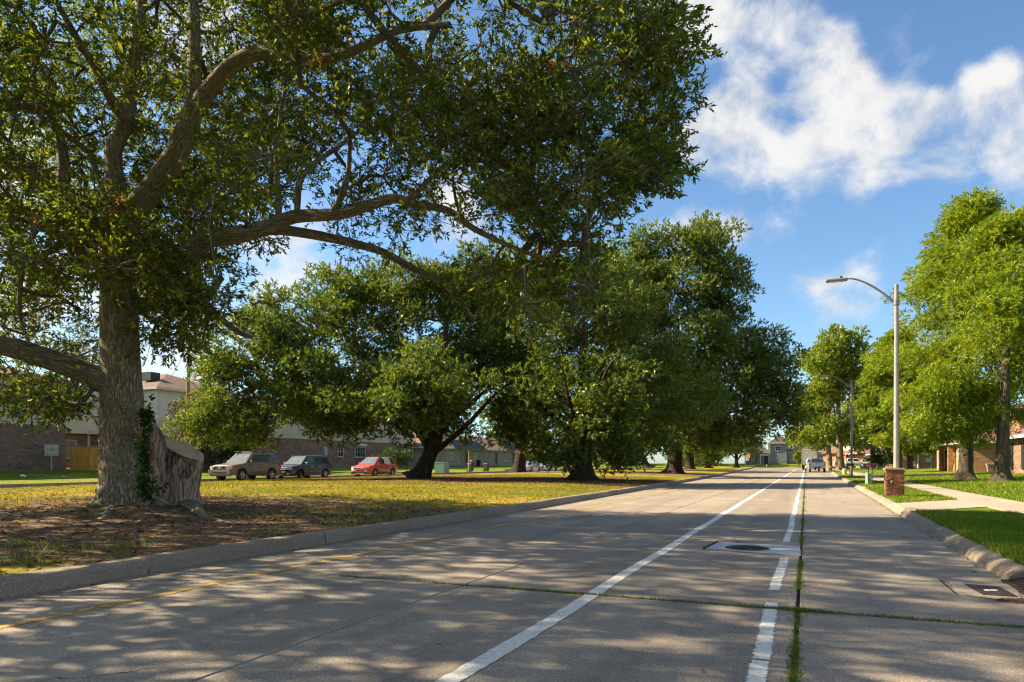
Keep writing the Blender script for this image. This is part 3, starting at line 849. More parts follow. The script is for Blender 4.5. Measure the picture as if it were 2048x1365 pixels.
# stray leaves on the road and drifts in the gutters
X1, Y1 = scatter(260, -7, 2, 2, 40)
Y2 = rng.uniform(2, 45, 420); X2 = kerb_x(Y2) + .03 + np.abs(rng.normal(0, .07, 420))
Y3 = rng.uniform(9, 45, 500); X3 = rkerb_x(Y3) - .03 - np.abs(rng.normal(0, .05, 500))
X5 = rng.uniform(2.2, 12, 700); Y5 = rng.uniform(6, 45, 700); Z5 = np.where(X5 < 4.06, .15, np.where(X5 < 5.36, .158, z_right(X5, Y5) + .03))
q = gr(2038, 1204); X4 = rng.normal(q.x, .10, 150); Y4 = rng.normal(q.y, .06, 150)
flat_leaves('road_leaves', np.concatenate([X1, X2, X3, X4, X5]), np.concatenate([Y1, Y2, Y3, Y4, Y5]), np.concatenate([np.zeros(260 + 420 + 500 + 150), Z5]), .022, 'few dead leaves scattered over the road, gutters and front lawns', .008)
# grass in the slab joints
n1 = 20000
Y1 = 2.0 + 40 * rng.random(n1) ** 1.9; X1 = -.063 + rng.normal(0, 1, n1) * (.018 + .022 * np.clip(np.sin(Y1 * 2.1) + np.sin(Y1 * .9 + 2), 0, 1))
wgap = np.clip(.45 + .6 * np.sin(Y1 * 1.7) + .5 * np.sin(Y1 * 4.3 + 1), .04, 1)
k = rng.random(n1) < wgap; X1, Y1 = X1[k], Y1[k]
yj = SY0 + 4 * SL - .011
n2 = 4200; X2 = rng.uniform(-2.6, 1.85, n2); Y2 = yj + rng.normal(0, .012 + .014 * np.clip(X2 + 1, 0, 1), n2)
n3 = 1500; X3 = rng.uniform(-4.6, -1.8, n3); Y3 = yj + rng.normal(0, .010, n3)
n4 = 900; X4 = rng.uniform(-2, 2, n4); Y4 = yj + SL + rng.normal(0, .012, n4)
k4 = rng.random(n4) < np.clip(.2 + .8 * np.sin(X4 * 5), 0, 1); X4, Y4 = X4[k4], Y4[k4]
n5 = 900; X5 = -.02 + rng.normal(0, .10, n5); Y5 = yj + rng.normal(0, .045, n5)
X = np.concatenate([X1, X2, X3, X4, X5]); Y = np.concatenate([Y1, Y2, Y3, Y4, Y5])
blades('joint_grass', X, Y, X * 0 - .012, .030, .009, M_JGRASS, 'grass growing in the joints between the road slabs', 'grass', 1.2)
# ------------------------------------------------------------------ trees
def unit(v): return v / np.maximum(np.linalg.norm(v, axis=-1, keepdims=True), 1e-6)

def leaf_quads(pos_, dir_, L, W):
    n = len(pos_)
    side = unit(np.cross(dir_, unit(rng.normal(size=(n, 3)))))
    nrm = np.cross(dir_, side)
    mid = pos_ + dir_ * (L * .55)[:, None] + nrm * (L * .10)[:, None]
    tip = pos_ + dir_ * L[:, None] - nrm * (L * .06)[:, None]
    w = side * (W / 2)[:, None]
    return np.stack([pos_, mid + w, tip, mid - w], 1).reshape(-1, 3)

def leaf_tris(pos_, dir_, L, W):
    n = len(pos_)
    side = unit(np.cross(dir_, unit(rng.normal(size=(n, 3))))) * (W / 2)[:, None]
    mid = pos_ + dir_ * (L * .35)[:, None]
    return np.stack([pos_ - side * .3, mid + side, pos_ + dir_ * L[:, None] - side * .4], 1).reshape(-1, 3)

def foliage(name, C, r, per, m, parent, leaf=(.11, .045), twig=.30, nl=9, flat=.65, up=.25, centre=None, droop=0.0, spread=.9, twigs=None, tri=True):
    """rosettes of leaves on twigs spread through clumps C of radius r"""
    C = np.asarray(C); r = np.asarray(r)
    k = np.maximum(1, (per * (r / r.mean()) ** 2)).astype(int)
    cid = np.repeat(np.arange(len(C)), k)
    n = len(cid)
    u = unit(rng.normal(size=(n, 3)))
    rad = rng.random(n) ** .45
    off = u * (rad * r[cid])[:, None] * np.array([1, 1, flat])
    p = C[cid] + off
    d = unit(off) * .7 + rng.normal(size=(n, 3)) * .45 + np.array([0, 0, up])
    if centre is not None: d = d + unit(p - centre) * .45
    d = d + np.array([0, 0, -droop])
    d = unit(d)
    t = np.tile(np.linspace(.4, 1, nl), n)
    tid = np.repeat(np.arange(n), nl)
    tl = twig * rng.uniform(.6, 1.3, n)
    lp = p[tid] + d[tid] * (t * tl[tid])[:, None]
    lp[:, 2] -= droop * .5 * (t * tl[tid]) ** 2 / max(twig, .01)
    ld = unit(d[tid] * (.35 + .5 * t)[:, None] + rng.normal(size=(n * nl, 3)) * .55 * spread)
    L = leaf[0] * rng.uniform(.5, 1.4, n * nl)
    W = leaf[1] * rng.uniform(.7, 1.2, n * nl)
    V = leaf_tris(lp, ld, L, W) if tri else leaf_quads(lp, ld, L, W)
    if twigs is not None:       # the woody twig that carries each rosette
        a_ = p - unit(off) * np.minimum(rad * r[cid], .45)[:, None] * .8; b_ = p + d * tl[:, None] * .8
        sd = unit(np.cross(b_ - a_, rng.normal(size=(n, 3)))) * .007
        np_mesh('twig', np.stack([a_ - sd, a_ + sd, b_ + sd * .4, b_ - sd * .4], 1).reshape(-1, 3), np.arange(4 * n).reshape(-1, 4), twigs, parent)['kind'] = 'stuff'
    return tag(np_mesh(name, V, np.arange(len(V)).reshape(-1, 3 if tri else 4), m, parent), kind='stuff')

class Skel:
    """branches grown from given limbs to every clump"""
    def __init__(s):
        s.p = []; s.par = []; s.rad = []
    def limb(s, pts, rads, parent=-1):
        i0 = parent
        for q, r_ in zip(pts, rads):
            s.p.append(np.array(q, float)); s.par.append(i0); s.rad.append(r_)
            i0 = len(s.p) - 1
        return i0
    def grow(s, C, start=0, seg=.9, wobble=.13, lift=.10, hpen=.6):
        n0 = len(s.p)
        P = np.array(s.p)
        order = np.argsort([np.min(np.linalg.norm(P[start:] - c, axis=1)) for c in C])
        s.tips = []
        for ci in order:
            c = np.asarray(C[ci], float)
            P = np.array(s.p)
            dv = P - c
            cost = np.linalg.norm(dv, axis=1) + hpen * np.maximum(0, dv[:, 2])
            cost[:start] = 1e9
            j = int(np.argmin(cost))
            a = P[j]
            L = np.linalg.norm(c - a)
            n = max(2, int(L / seg) + 1)
            par = j
            bend = rng.normal(size=3) * wobble * L
            for k in range(1, n + 1):
                t = k / n
                q = a + (c - a) * t + bend * math.sin(math.pi * t) + np.array([0, 0, lift * L * math.sin(math.pi * t)])
                q = q + rng.normal(size=3) * .03 * L / n
                s.p.append(q); s.par.append(par); s.rad.append(0)
                par = len(s.p) - 1
            s.tips.append(par)
        s.n0 = n0
    def mesh(s, name, m, parent, r0=.011, sides=5, rmax=.12):
        n = len(s.p)
        cnt = np.zeros(n)
        for t in s.tips: cnt[t] = 1
        for i in range(n - 1, -1, -1):
            if s.par[i] >= 0: cnt[s.par[i]] += cnt[i]
        V = []; Fq = []
        for i in range(s.n0, n):
            j = s.par[i]
            a, b = s.p[j], s.p[i]
            ra = min(rmax, r0 * max(cnt[i], 1) ** .55 + .004); rb = min(rmax, r0 * .82 * max(cnt[i], 1) ** .55 + .002)
            ax = b - a; l = np.linalg.norm(ax)
            if l < 1e-4: continue
            ax /= l
            u = np.cross(ax, [0.31, 0.17, 0.93]); u /= max(np.linalg.norm(u), 1e-5); w = np.cross(ax, u)
            base = len(V)
            for q, r_ in ((a, ra), (b + ax * rb * .4, rb)):
                for k in range(sides):
                    an = 2 * math.pi * k / sides
                    V.append(q + (u * math.cos(an) + w * math.sin(an)) * r_)
            for k in range(sides):
                k2 = (k + 1) % sides
                Fq.append((base + k, base + k2, base + sides + k2, base + sides + k))
        return tag(np_mesh(name, V, Fq, m, parent, smooth=True), kind='stuff')

def spline(pts, k=4):
    """Catmull-Rom through points given as (x, y, z, r)"""
    P = np.array(pts, float)
    P = np.vstack([2 * P[0] - P[1], P, 2 * P[-1] - P[-2]])
    out = []
    for i in range(1, len(P) - 2):
        for t in np.linspace(0, 1, k, endpoint=False):
            a, b, c, d = P[i - 1], P[i], P[i + 1], P[i + 2]
            out.append(.5 * (2 * b + (c - a) * t + (2 * a - 5 * b + 4 * c - d) * t * t + (3 * b - a - 3 * c + d) * t ** 3))
    out.append(P[-2])
    return np.array(out)

def round_limb(name, m, parent, S, sides=14, rough=.06, flare=0, seed=0):
    """a limb of circular section with lumpy bark; S rows are x, y, z, r"""
    rs = np.random.default_rng(seed)
    S = np.asarray(S)
    n = len(S)
    V = []
    up = None
    ph = rs.uniform(0, 6.28, 4)
    for i in range(n):
        t = S[min(i + 1, n - 1), :3] - S[max(i - 1, 0), :3]
        t = t / np.linalg.norm(t)
        if up is None: up = np.cross(t, [0.2, .9, .1]); up /= np.linalg.norm(up)
        up = up - t * up.dot(t); up /= np.linalg.norm(up)
        w = np.cross(t, up)
        a = 2 * np.pi * np.arange(sides) / sides
        lump = 1 + rough * (np.sin(3 * a + ph[0] + i * .35) * .6 + np.sin(5 * a + ph[1] - i * .5) * .4 + rs.normal(0, .35, sides))
        if flare:
            f_ = max(0, 1 - i / flare)
            lump = lump * (1 + f_ ** 2 * (.62 + .42 * np.sin(4 * a + ph[2]) + .20 * np.sin(7 * a + ph[3])))
        rr = S[i, 3] * lump
        V.append(S[i, :3] + (np.cos(a) * rr)[:, None] * up + (np.sin(a) * rr)[:, None] * w)
    V = np.concatenate(V)
    Fq = [(i * sides + k, i * sides + (k + 1) % sides, (i + 1) * sides + (k + 1) % sides, (i + 1) * sides + k) for i in range(n - 1) for k in range(sides)]
    o = np_mesh(name, V, Fq, m, parent, smooth=True)
    al = np.concatenate([[0], np.cumsum(np.linalg.norm(np.diff(S[:, :3], axis=0), axis=1))])
    ang = np.tile(2 * np.pi * np.arange(sides) / sides, n); rr = np.repeat(S[:, 3], sides)
    B = np.stack([np.cos(ang) * rr, np.sin(ang) * rr, np.repeat(al, sides)], 1) + rs.uniform(0, 9, 3)
    o.data.attributes.new('bark', 'FLOAT_VECTOR', 'POINT').data.foreach_set('vector', B.astype(np.float32).ravel())
    return o

# ---- the big oak in front: limbs read off the photograph at their own depths
oak = thing('live_oak', 'huge live oak with cut stump at its foot spreading over the road', 'tree', (OAK.x, OAK.y, float(z_med(OAK.x, OAK.y)) - .05))
def limb_px(rows, k=4):
    return spline([(*at(x, y, d), w / 2 / F_PX * d) for x, y, d, w in rows], k)
L_trunk = limb_px([(256, 1030, 15, 118), (252, 985, 15, 100), (248, 930, 15, 88), (246, 860, 15, 82), (244, 780, 15, 76), (240, 690, 15, 72), (236, 600, 15, 66), (236, 500, 15, 64), (245, 420, 15, 62)], 5)
limbs = [
    ('trunk', L_trunk, 24),
    ('limb', limb_px([(245, 440, 15, 52), (230, 360, 15.2, 38), (228, 300, 15.3, 32), (252, 238, 15.5, 30), (262, 150, 15.7, 28), (278, 55, 16, 24), (292, -60, 16.3, 20), (310, -190, 16.5, 14)]), 14),
    ('limb', limb_px([(262, 250, 15.5, 24), (240, 225, 15.2, 22), (212, 180, 14.8, 18), (190, 135, 14.4, 16), (150, 70, 14, 13), (100, -20, 13.5, 10)]), 12),
    ('limb', limb_px([(250, 440, 15, 46), (310, 370, 14.8, 46), (352, 310, 14.6, 44), (375, 260, 14.5, 42), (388, 205, 14.5, 34), (388, 130, 14.6, 26), (388, 37, 14.8, 22), (384, -80, 15, 16)]), 14),
    ('limb', limb_px([(384, 230, 14.5, 36), (410, 190, 14.4, 34), (440, 154, 14.2, 32), (480, 120, 14, 30), (530, 106, 13.8, 27), (600, 112, 13.5, 24), (650, 118, 13.3, 21), (720, 96, 13, 18), (800, 60, 12.7, 15), (900, 50, 12.4, 12)]), 12),
    ('limb', limb_px([(245, 520, 15, 50), (320, 530, 14.9, 48), (380, 505, 14.8, 44), (410, 478, 14.7, 38), (476, 470, 14.6, 34), (542, 453, 14.5, 30), (590, 434, 14.4, 26), (690, 427, 14.1, 22), (780, 398, 13.9, 19), (832, 409, 13.7, 17), (898, 422, 13.5, 14), (946, 457, 13.3, 12), (1030, 497, 13, 9), (1100, 520, 12.8, 7)]), 12),
    ('limb', limb_px([(530, 458, 14.5, 24), (580, 462, 14.6, 20), (640, 472, 14.8, 19), (700, 486, 15, 17), (766, 505, 15.2, 15), (827, 538, 15.4, 13), (886, 566, 15.5, 11), (915, 603, 15.5, 9), (952, 639, 15.5, 7)]), 10),
    ('limb', limb_px([(240, 600, 15, 36), (304, 610, 15.3, 26), (388, 607, 15.8, 18), (420, 585, 16, 14), (445, 556, 16.2, 10)]), 10),
    ('limb', limb_px([(386, 606, 15.8, 15), (432, 631, 16, 13), (476, 664, 16.3, 11), (505, 675, 16.4, 8)]), 8),
    ('limb', limb_px([(245, 780, 15, 50), (190, 755, 14.8, 48), (147, 737, 14.6, 44), (73, 711, 14.2, 42), (0, 690, 13.8, 40), (-90, 672, 13.2, 36), (-220, 660, 12.5, 30), (-380, 620, 12, 20)]), 14),
    ('limb', limb_px([(235, 560, 15, 40), (180, 480, 15.2, 36), (130, 405, 15.3, 34), (105, 380, 15.3, 34), (60, 352, 15.2, 32), (0, 318, 15, 30), (-90, 280, 14.6, 26), (-220, 230, 14, 18)]), 12),
    ('limb', limb_px([(120, 395, 15.3, 26), (128, 340, 15.4, 24), (118, 270, 15.6, 20), (95, 180, 15.8, 14), (60, 90, 16, 10)]), 10),
    ('limb', limb_px([(556, 450, 14.5, 15), (557, 421, 14.5, 13), (553, 330, 14.5, 11), (560, 238, 14.4, 8), (575, 150, 14.3, 6)]), 8),
    ('limb', limb_px([(594, 432, 14.4, 13), (600, 366, 14.6, 12), (625, 330, 14.8, 10), (663, 304, 15, 9), (720, 262, 15.3, 6)]), 8),
    ('limb', limb_px([(664, 428, 14.1, 14), (682, 395, 14.1, 13), (696, 348, 14, 11), (700, 290, 13.9, 7)]), 8),
    ('limb', limb_px([(820, 402, 13.7, 11), (850, 368, 13.6, 10), (890, 335, 13.5, 9), (950, 322, 13.4, 6), (1020, 340, 13.2, 4)]), 8),
    ('limb', limb_px([(300, 545, 14.9, 12), (370, 500, 15.6, 9), (420, 430, 16.2, 7), (470, 375, 16.6, 5)]), 8),
    ('limb', limb_px([(95, 440, 14.6, 10), (60, 480, 14.2, 10), (42, 560, 14, 9), (40, 630, 13.9, 8), (60, 690, 13.9, 6)]), 8),
]
sk = Skel()
for i, (nm, S, sides) in enumerate(limbs):
    if nm == 'trunk':
        round_limb('trunk', M_BARK, oak, S, 36, .055, 11, i)
    else:
        round_limb('limb', M_BARK, oak, S, sides, .05, 0, i)
        sk.limb([s_[:3] for s_ in S[2:]], [s_[3] for s_ in S[2:]])
# roots
def root(px_pts, rr, seed):
    S = []
    for (x, y), r_ in zip(px_pts, rr):
        p = gr(x, y, .30); z = float(z_med(p.x, p.y))
        S.append((p.x, p.y, z - r_ * .55, r_))
    round_limb('root', M_BARK, oak, spline(S, 6), 12, .05, 0, seed)
root([(225, 1000), (190, 1016), (140, 1022), (90, 1027), (40, 1030), (-20, 1036)], [.22, .14, .10, .085, .07, .03], 31)
root([(232, 1006), (205, 1030), (165, 1036), (120, 1038)], [.24, .09, .05, .01], 32)
root([(380, 1010), (405, 1022), (440, 1030), (490, 1034)], [.3, .13, .06, .02], 34)

# allowed outline of the crown and its gaps in the picture; outside the frame it goes on, thickened to shade the road
def inside(px_, py_, poly):
    n = len(poly); r_ = np.zeros(len(px_), bool); j = n - 1
    for i in range(n):
        xi, yi = poly[i]; xj, yj = poly[j]
        c = ((yi > py_) != (yj > py_)) & (px_ < (xj - xi) * (py_ - yi) / (yj - yi + 1e-9) + xi)
        r_ ^= c; j = i
    return r_
OUT = [(-4000, -6000), (1290, -6000), (1310, 0), (1355, 90), (1345, 150), (1310, 190), (1325, 290), (1290, 370), (1230, 430), (1245, 520), (1170, 590), (1090, 640), (1000, 660), (930, 650), (850, 590),
       (760, 540), (690, 520), (640, 540), (600, 490), (520, 480), (470, 500), (430, 545), (470, 610), (490, 690), (420, 690), (380, 660), (390, 730), (330, 740), (290, 690), (270, 560), (215, 560), (190, 660), (190, 700), (200, 800), (150, 830), (100, 800), (70, 860), (20, 890), (-60, 900), (-4000, 1100)]
GAPS = [[(455, 470), (520, 478), (620, 480), (660, 540), (560, 600), (470, 580)], [(610, 300), (700, 300), (700, 400), (620, 400)], [(445, 200), (480, 200), (490, 245), (455, 250)],
        [(0, 280), (60, 285), (60, 325), (0, 310)], [(900, 440), (985, 455), (980, 520), (905, 500)], [(395, 560), (440, 545), (430, 600)], [(700, 480), (840, 470), (850, 520), (720, 530)],
        [(208, 560), (282, 560), (285, 1100), (205, 1100)], [(300, 690), (390, 700), (390, 800), (300, 800)], [(505, 480), (560, 440), (640, 420), (640, 470), (560, 470)]]
cen = np.array([OAK.x + 1.5, OAK.y + .5, 8.5])
N = 14000
u = unit(rng.normal(size=(N, 3)))
C = cen + u * (rng.random(N) ** .55)[:, None] * np.array([13.0, 12.5, 6.8])
C = C[C[:, 2] > 2.4]
px_, py_, d = pix(C)
ok = inside(px_, py_, OUT) & (d > 10.2) & (d < 24) & (C[:, 1] < 15.0)
for g_ in GAPS: ok &= ~inside(px_, py_, g_)
infr = (px_ > -150) & (px_ < 2150) & (py_ > -120)
off_cam = ~infr & (np.hypot(C[:, 0], C[:, 1]) > 3.5) & ((px_ < 1330) | (d < 0.5))
shade_side = off_cam & ~((d > 0) & (d < 10.5) & (py_ > -700) & (px_ > -350)) & (C[:, 0] < -2) & (C[:, 2] > 4.0) & (C[:, 1] < 14.5)
Cin = C[ok & infr]; Cout = C[shade_side]
# sprays that stick out of the crown's edge over the road
sp = np.array([at(x, y, 12.5 + .4 * math.sin(x)) for x, y in ((1325, 40), (1345, 55), (1362, 85), (1380, 105), (1396, 112), (1340, 150), (1330, 215), (1352, 205), (1374, 192), (1390, 184), (1318, 245), (1340, 240), (1300, 352), (1322, 345), (1345, 338), (1364, 332), (1310, 385), (1332, 392), (1290, 30), (1350, 10), (1372, 40))])
# poisson-like thinning
def thin(C, dmin, nmax):
    keep = []
    for c in C:
        if all(np.sum((c - k) ** 2) > dmin ** 2 for k in keep[-4000:]):
            keep.append(c)
        if len(keep) >= nmax: break
    return np.array(keep)
Cin = thin(Cin, .70, 640)
# extra clumps on the overhanging right side and round the trunk
ex = []
for (x, y, rx_, ry_, d0, d1, n) in ((1180, 120, 150, 130, 11.5, 14.5, 27), (1150, 330, 140, 120, 11.5, 14, 26), (1080, 500, 120, 100, 12, 14, 17), (1000, 590, 90, 60, 13, 15, 9), (950, 250, 160, 160, 11.5, 14.5, 30),
                                    (1310, 180, 50, 70, 12, 13.5, 12), (1280, 330, 45, 60, 12, 13.5, 10), (1320, 60, 50, 60, 12, 13.5, 10), (150, 560, 90, 110, 14, 16.5, 16), (330, 560, 60, 70, 13.6, 15.5, 12), (320, 640, 60, 50, 13.8, 15.5, 10), (360, 690, 40, 35, 13.8, 15, 5),
                                    (60, 780, 70, 60, 12.5, 15, 10), (150, 790, 40, 40, 13.5, 15, 5), (250, 400, 110, 90, 13.2, 14.5, 16), (600, 60, 200, 70, 11, 14, 22), (250, 90, 200, 90, 12, 14, 20), (860, 560, 70, 40, 14.5, 16, 8),
                                    (250, 180, 300, 210, 16.6, 20.5, 70), (620, 230, 220, 180, 16, 18.3, 36), (90, 480, 120, 130, 16.5, 19.5, 22), (420, 330, 160, 110, 16, 19, 20), (330, 480, 80, 90, 16, 18, 10), (850, 250, 200, 180, 15, 17.2, 26)):
    for i in range(n):
        a = rng.uniform(0, 6.283); q = rng.random() ** .5
        p = np.array(at(x + rx_ * q * math.cos(a), y + ry_ * q * math.sin(a), rng.uniform(d0, d1)))
        ex.append(p)
ex = np.array(ex)
ex_px, ex_py, _ = pix(ex)
k = inside(ex_px, ex_py, OUT)
for g_ in GAPS[:-1]: k &= ~inside(ex_px, ex_py, g_)
Cin = np.concatenate([Cin, ex[k]])
# the big limbs stay in sight: thin out what would hang right in front of them
qx, qy, qd = pix(Cin)
drop = np.zeros(len(Cin), bool)
for i in (0, 1, 2, 3, 4, 5, 6, 9, 10, 13, 14):
    lx, ly, ld = pix(limbs[i][1][:, :3])
    for x, y, d_ in zip(lx, ly, ld):
        drop |= (np.hypot(qx - x, qy - y) < 52) & (qd < d_ + .2)
drop &= (qd < 15.8) & (rng.random(len(Cin)) < .9) & ~((qx > 120) & (qx < 420) & (qy > 400) & (qy < 600))
Cin = Cin[~drop]
Cout = thin(Cout, 1.0, 400)
# the sun finds its way through the crown to the trunk and the big limbs
ts = np.array(to_sun)
lit = np.concatenate([S[::2, :3] for i, (nm, S, _) in enumerate(limbs) if i in (0, 3, 4, 5, 6, 9, 10)])
def sun_gap(C, dist, prob):
    hit = np.zeros(len(C), bool)
    for q in lit:
        v = C - q; al = v @ ts
        hit |= (al > .8) & (np.linalg.norm(v - al[:, None] * ts, axis=1) < dist)
    return C[~(hit & (rng.random(len(C)) < prob))]
Cin = sun_gap(Cin, .55, .45); Cout = sun_gap(Cout, .75, .55)
sk.grow(np.concatenate([Cin, Cout, sp]), 0, .8)
sk.mesh('branch_network', M_TWIG, oak, .010, 5, .10)
foliage('crown', Cin, rng.uniform(.40, .72, len(Cin)), 30, M_OAK, oak, (.118, .043), .26, 9, .62, .15, cen, twigs=M_TWIG, tri=False)
foliage('crown', Cout, rng.uniform(.7, 1.1, len(Cout)), 26, M_OAK, oak, (.23, .13), .40, 7, .6, .2, cen)  # unseen clumps, enlarged and packed to cast shade on the road
foliage('crown', sp, rng.uniform(.16, .26, len(sp)), 9, M_OAK, oak, (.115, .042), .24, 9, .6, .1, cen, twigs=M_TWIG, tri=False)
# dead sprigs caught in the crown
dead = [(75, 200, 12.8), (213, 402, 13.5), (628, 115, 12.6), (1117, 105, 11.6), (962, 178, 11.8), (938, 205, 11.8), (955, 215, 11.8), (160, 470, 14), (685, 65, 12.5), (1090, 305, 11.9), (86, 425, 13.8)]
Cd = np.array([at(*q) for q in dead])
foliage('dead_sprig', Cd, np.full(len(Cd), .10), 3, M_BROWNT, oak, (.15, .05), .16, 8, 1.2, -.9, tri=False)

# ---- the cut stump at its foot
ang = R(20)
sb = gr(349, 1008, .30)
stump = thing('cut_stump', 'thick sawn off limb stump with peeling bark leaning against the oak trunk', 'stump', (sb.x, sb.y, float(z_med(sb.x, sb.y)) - .05))
top = Vector(at(360, 895, sb.dot(Vector((-SA, CA, 0)))))
base = Vector((sb.x, sb.y, float(z_med(sb.x, sb.y)) - .1))
Ncut = (Vector((-SA, CA, 0)) * -.16 + Vector((CA, SA, 0)) * .46 + Vector((0, 0, .86))).normalized()
ns = 36; rings = 14; V = []
rs = np.random.default_rng(4)
ph = rs.uniform(0, 6.28, 6)
for i in range(rings):
    t = i / (rings - 1)
    c = base.lerp(top, t)
    for k in range(ns):
        a = 2 * math.pi * k / ns
        fl = max(0, 1 - t * 2.6)
        r_ = (.47 + .03 * t) * (1 + .07 * math.sin(2 * a + ph[0] + t) + .06 * math.sin(3 * a + ph[1]) + .035 * math.sin(7 * a + ph[2] + 3 * t)) * (1 + fl ** 2 * (.35 + .25 * math.sin(4 * a + ph[3])))
        r_ *= 1 + rs.normal(0, .012)
        p = c + Vector((CA, SA, 0)) * (math.cos(a) * r_) + Vector((-SA, CA, 0)) * (math.sin(a) * r_ * .85)
        q_ = top + (p - c)          # the rings lean more and more into the plane of the cut
        dz = -((q_ - top).dot(Ncut) - (q_ - top).z * Ncut.z) / Ncut.z
        p.z = base.z + t * (top.z + dz - base.z)
        V.append(tuple(p))
mb = MB(); mb.v = V
mb.f = [(i * ns + k, i * ns + (k + 1) % ns, (i + 1) * ns + (k + 1) % ns, (i + 1) * ns + k) for i in range(rings - 1) for k in range(ns)]
mb.build('bark_body', M_STUMP, stump, True, True)
ring = [Vector(v) for v in V[-ns:]]
cc = sum(ring, Vector()) / ns
mb = MB(); mb.v = [tuple(v + Ncut * -.004) for v in ring] + [tuple(cc + (v - cc) * .93 + Ncut * .012) for v in ring] + [tuple(cc + (v - cc) * .5 + Ncut * .004) for v in ring] + [tuple(cc)]
mb.f = [(j * ns + k, j * ns + (k + 1) % ns, (j + 1) * ns + (k + 1) % ns, (j + 1) * ns + k) for j in range(2) for k in range(ns)] + [(2 * ns + k, 2 * ns + (k + 1) % ns, 3 * ns) for k in range(ns)]
o = mb.build('cut_face', M_CUT, stump, True)
# collar that joins the stub to the trunk
S = spline([(*at(262, 858, 15.0), .20), (*at(292, 858, 14.9), .19), (*at(312, 880, 14.95), .17), (*at(316, 920, 15.05), .17), (*at(312, 970, 15.1), .2), (*at(308, 1025, 15.1), .3)], 4)
round_limb('collar', M_STUMP, stump, S, 14, .12, 0, 41)
# vine climbing between trunk and stump
vine = thing('climbing_vine', 'dark green vine climbing the oak trunk beside the stump', 'vine', tuple(gr(296, 1012, .3)))
pts = [(292, 1000, 14.35), (288, 950, 14.3), (284, 900, 14.33), (290, 860, 14.35), (292, 835, 14.4), (296, 825, 14.45)]
MB().tube([at(*p) for p in pts], .012, 5).build('stem', M_TWIGF, vine, True)
vc = []
for i in range(70):
    t = rng.random(); j = min(int(t * 5), 4); f_ = t * 5 - j
    a_, b_ = np.array(pts[j]), np.array(pts[j + 1]); q = a_ + (b_ - a_) * f_
    vc.append(np.array(at(q[0] + rng.normal(0, 4.5), q[1], q[2] - .06 + rng.normal(0, .03))))
for (x, y) in ((300, 975), (312, 980), (322, 985), (295, 985), (305, 965), (325, 975), (300, 800)): vc.append(np.array(at(x, y, 14.15)))
foliage('foliage', np.array(vc), np.full(len(vc), .06), 5, M_VINE, vine, (.075, .055), .05, 4, 1, 0, tri=False)

# ---- other trees: trunk with limbs, lobes of clumps
def px_lobe(x, y, rx_, ry_, d, rd=None):
    k = d / F_PX
    return (np.array(at(x, y, d)), rx_ * k, ry_ * k, (rd if rd else rx_ * k))

def lobes_to_clumps(lobes, dens, rng_r, inner=.35):
    C = []
    for (c, a, b, e) in lobes:
        n = max(4, int(dens * (a * e + a * b + b * e) / 3))
        u = unit(rng.normal(size=(n, 3)))
        q = inner + (1 - inner) * rng.random(n) ** .6
        off = u * q[:, None]
        w = np.outer(off[:, 0] * a, [CA, SA, 0]) + np.outer(off[:, 1] * e, [-SA, CA, 0]) + np.outer(off[:, 2] * b, [0, 0, 1])
        C.append(c + w)
    C = np.concatenate(C)
    return C, rng.uniform(*rng_r, len(C))

def tree(name, label, base, stems, lobes, m_leaf, m_bark, dens=1.0, cr=(.6, 1.1), per=22, leaf=(.17, .085), twig=.4, nl=9, flat=.7, up=.25, droop=0, group=None, r0=.014, floor=1.0, flare=6, spread=.9):
    """stems: lists of (x, y, z, r) control points in metres relative to the base"""
    t = thing(name, label, 'tree', tuple(base), 0, group)
    b = np.array(base)
    sk = Skel()
    for i, S in enumerate(stems):
        S = spline([(b[0] + s_[0], b[1] + s_[1], b[2] + s_[2], s_[3]) for s_ in S], 4)
        round_limb('trunk' if i == 0 else 'limb', m_bark, t, S, 16 if i == 0 else 9, .06, flare if i == 0 else 0, i)
        sk.limb([s_[:3] for s_ in S[len(S) // 3:]], [s_[3] for s_ in S[len(S) // 3:]])
    C, r_ = lobes_to_clumps(lobes, dens, cr)
    k = C[:, 2] > b[2] + floor
    C, r_ = C[k], r_[k]
    sk.grow(C, 0, 1.3)
    sk.mesh('branch_network', M_TWIGF, t, r0, 4, .16)
    foliage('crown', C, r_, per, m_leaf, t, leaf, twig, nl, flat, up, C.mean(0), droop, spread)
    return t

def oak_stems(h, r, lean=(0, 0), n=5, spread=4.0, seed=0, fork=.35):
    rs = np.random.default_rng(seed)
    fz = h * fork * .55
    out = [[(0, 0, -.15, r * 1.25), (lean[0] * .3, lean[1] * .3, .5, r), (lean[0], lean[1], fz, r * .85), (lean[0] * 1.5, lean[1] * 1.5, h * .45, r * .55), (lean[0] * 1.7, lean[1] * 1.7, h * .8, r * .2)]]
    for i in range(n):
        a = 6.283 * (i + rs.uniform(0, .6)) / n
        s_ = spread * rs.uniform(.7, 1.2)
        z0 = fz * rs.uniform(.55, 1.1)
        out.append([(lean[0] * .8, lean[1] * .8, z0, r * .42), (lean[0] + math.cos(a) * s_ * .4, lean[1] + math.sin(a) * s_ * .4, z0 + h * .13, r * .28), (lean[0] + math.cos(a) * s_, lean[1] + math.sin(a) * s_, z0 + h * .22 * rs.uniform(.8, 1.6), r * .14), (lean[0] + math.cos(a) * s_ * 1.5, lean[1] + math.sin(a) * s_ * 1.5, z0 + h * .36, r * .05)])
    return out

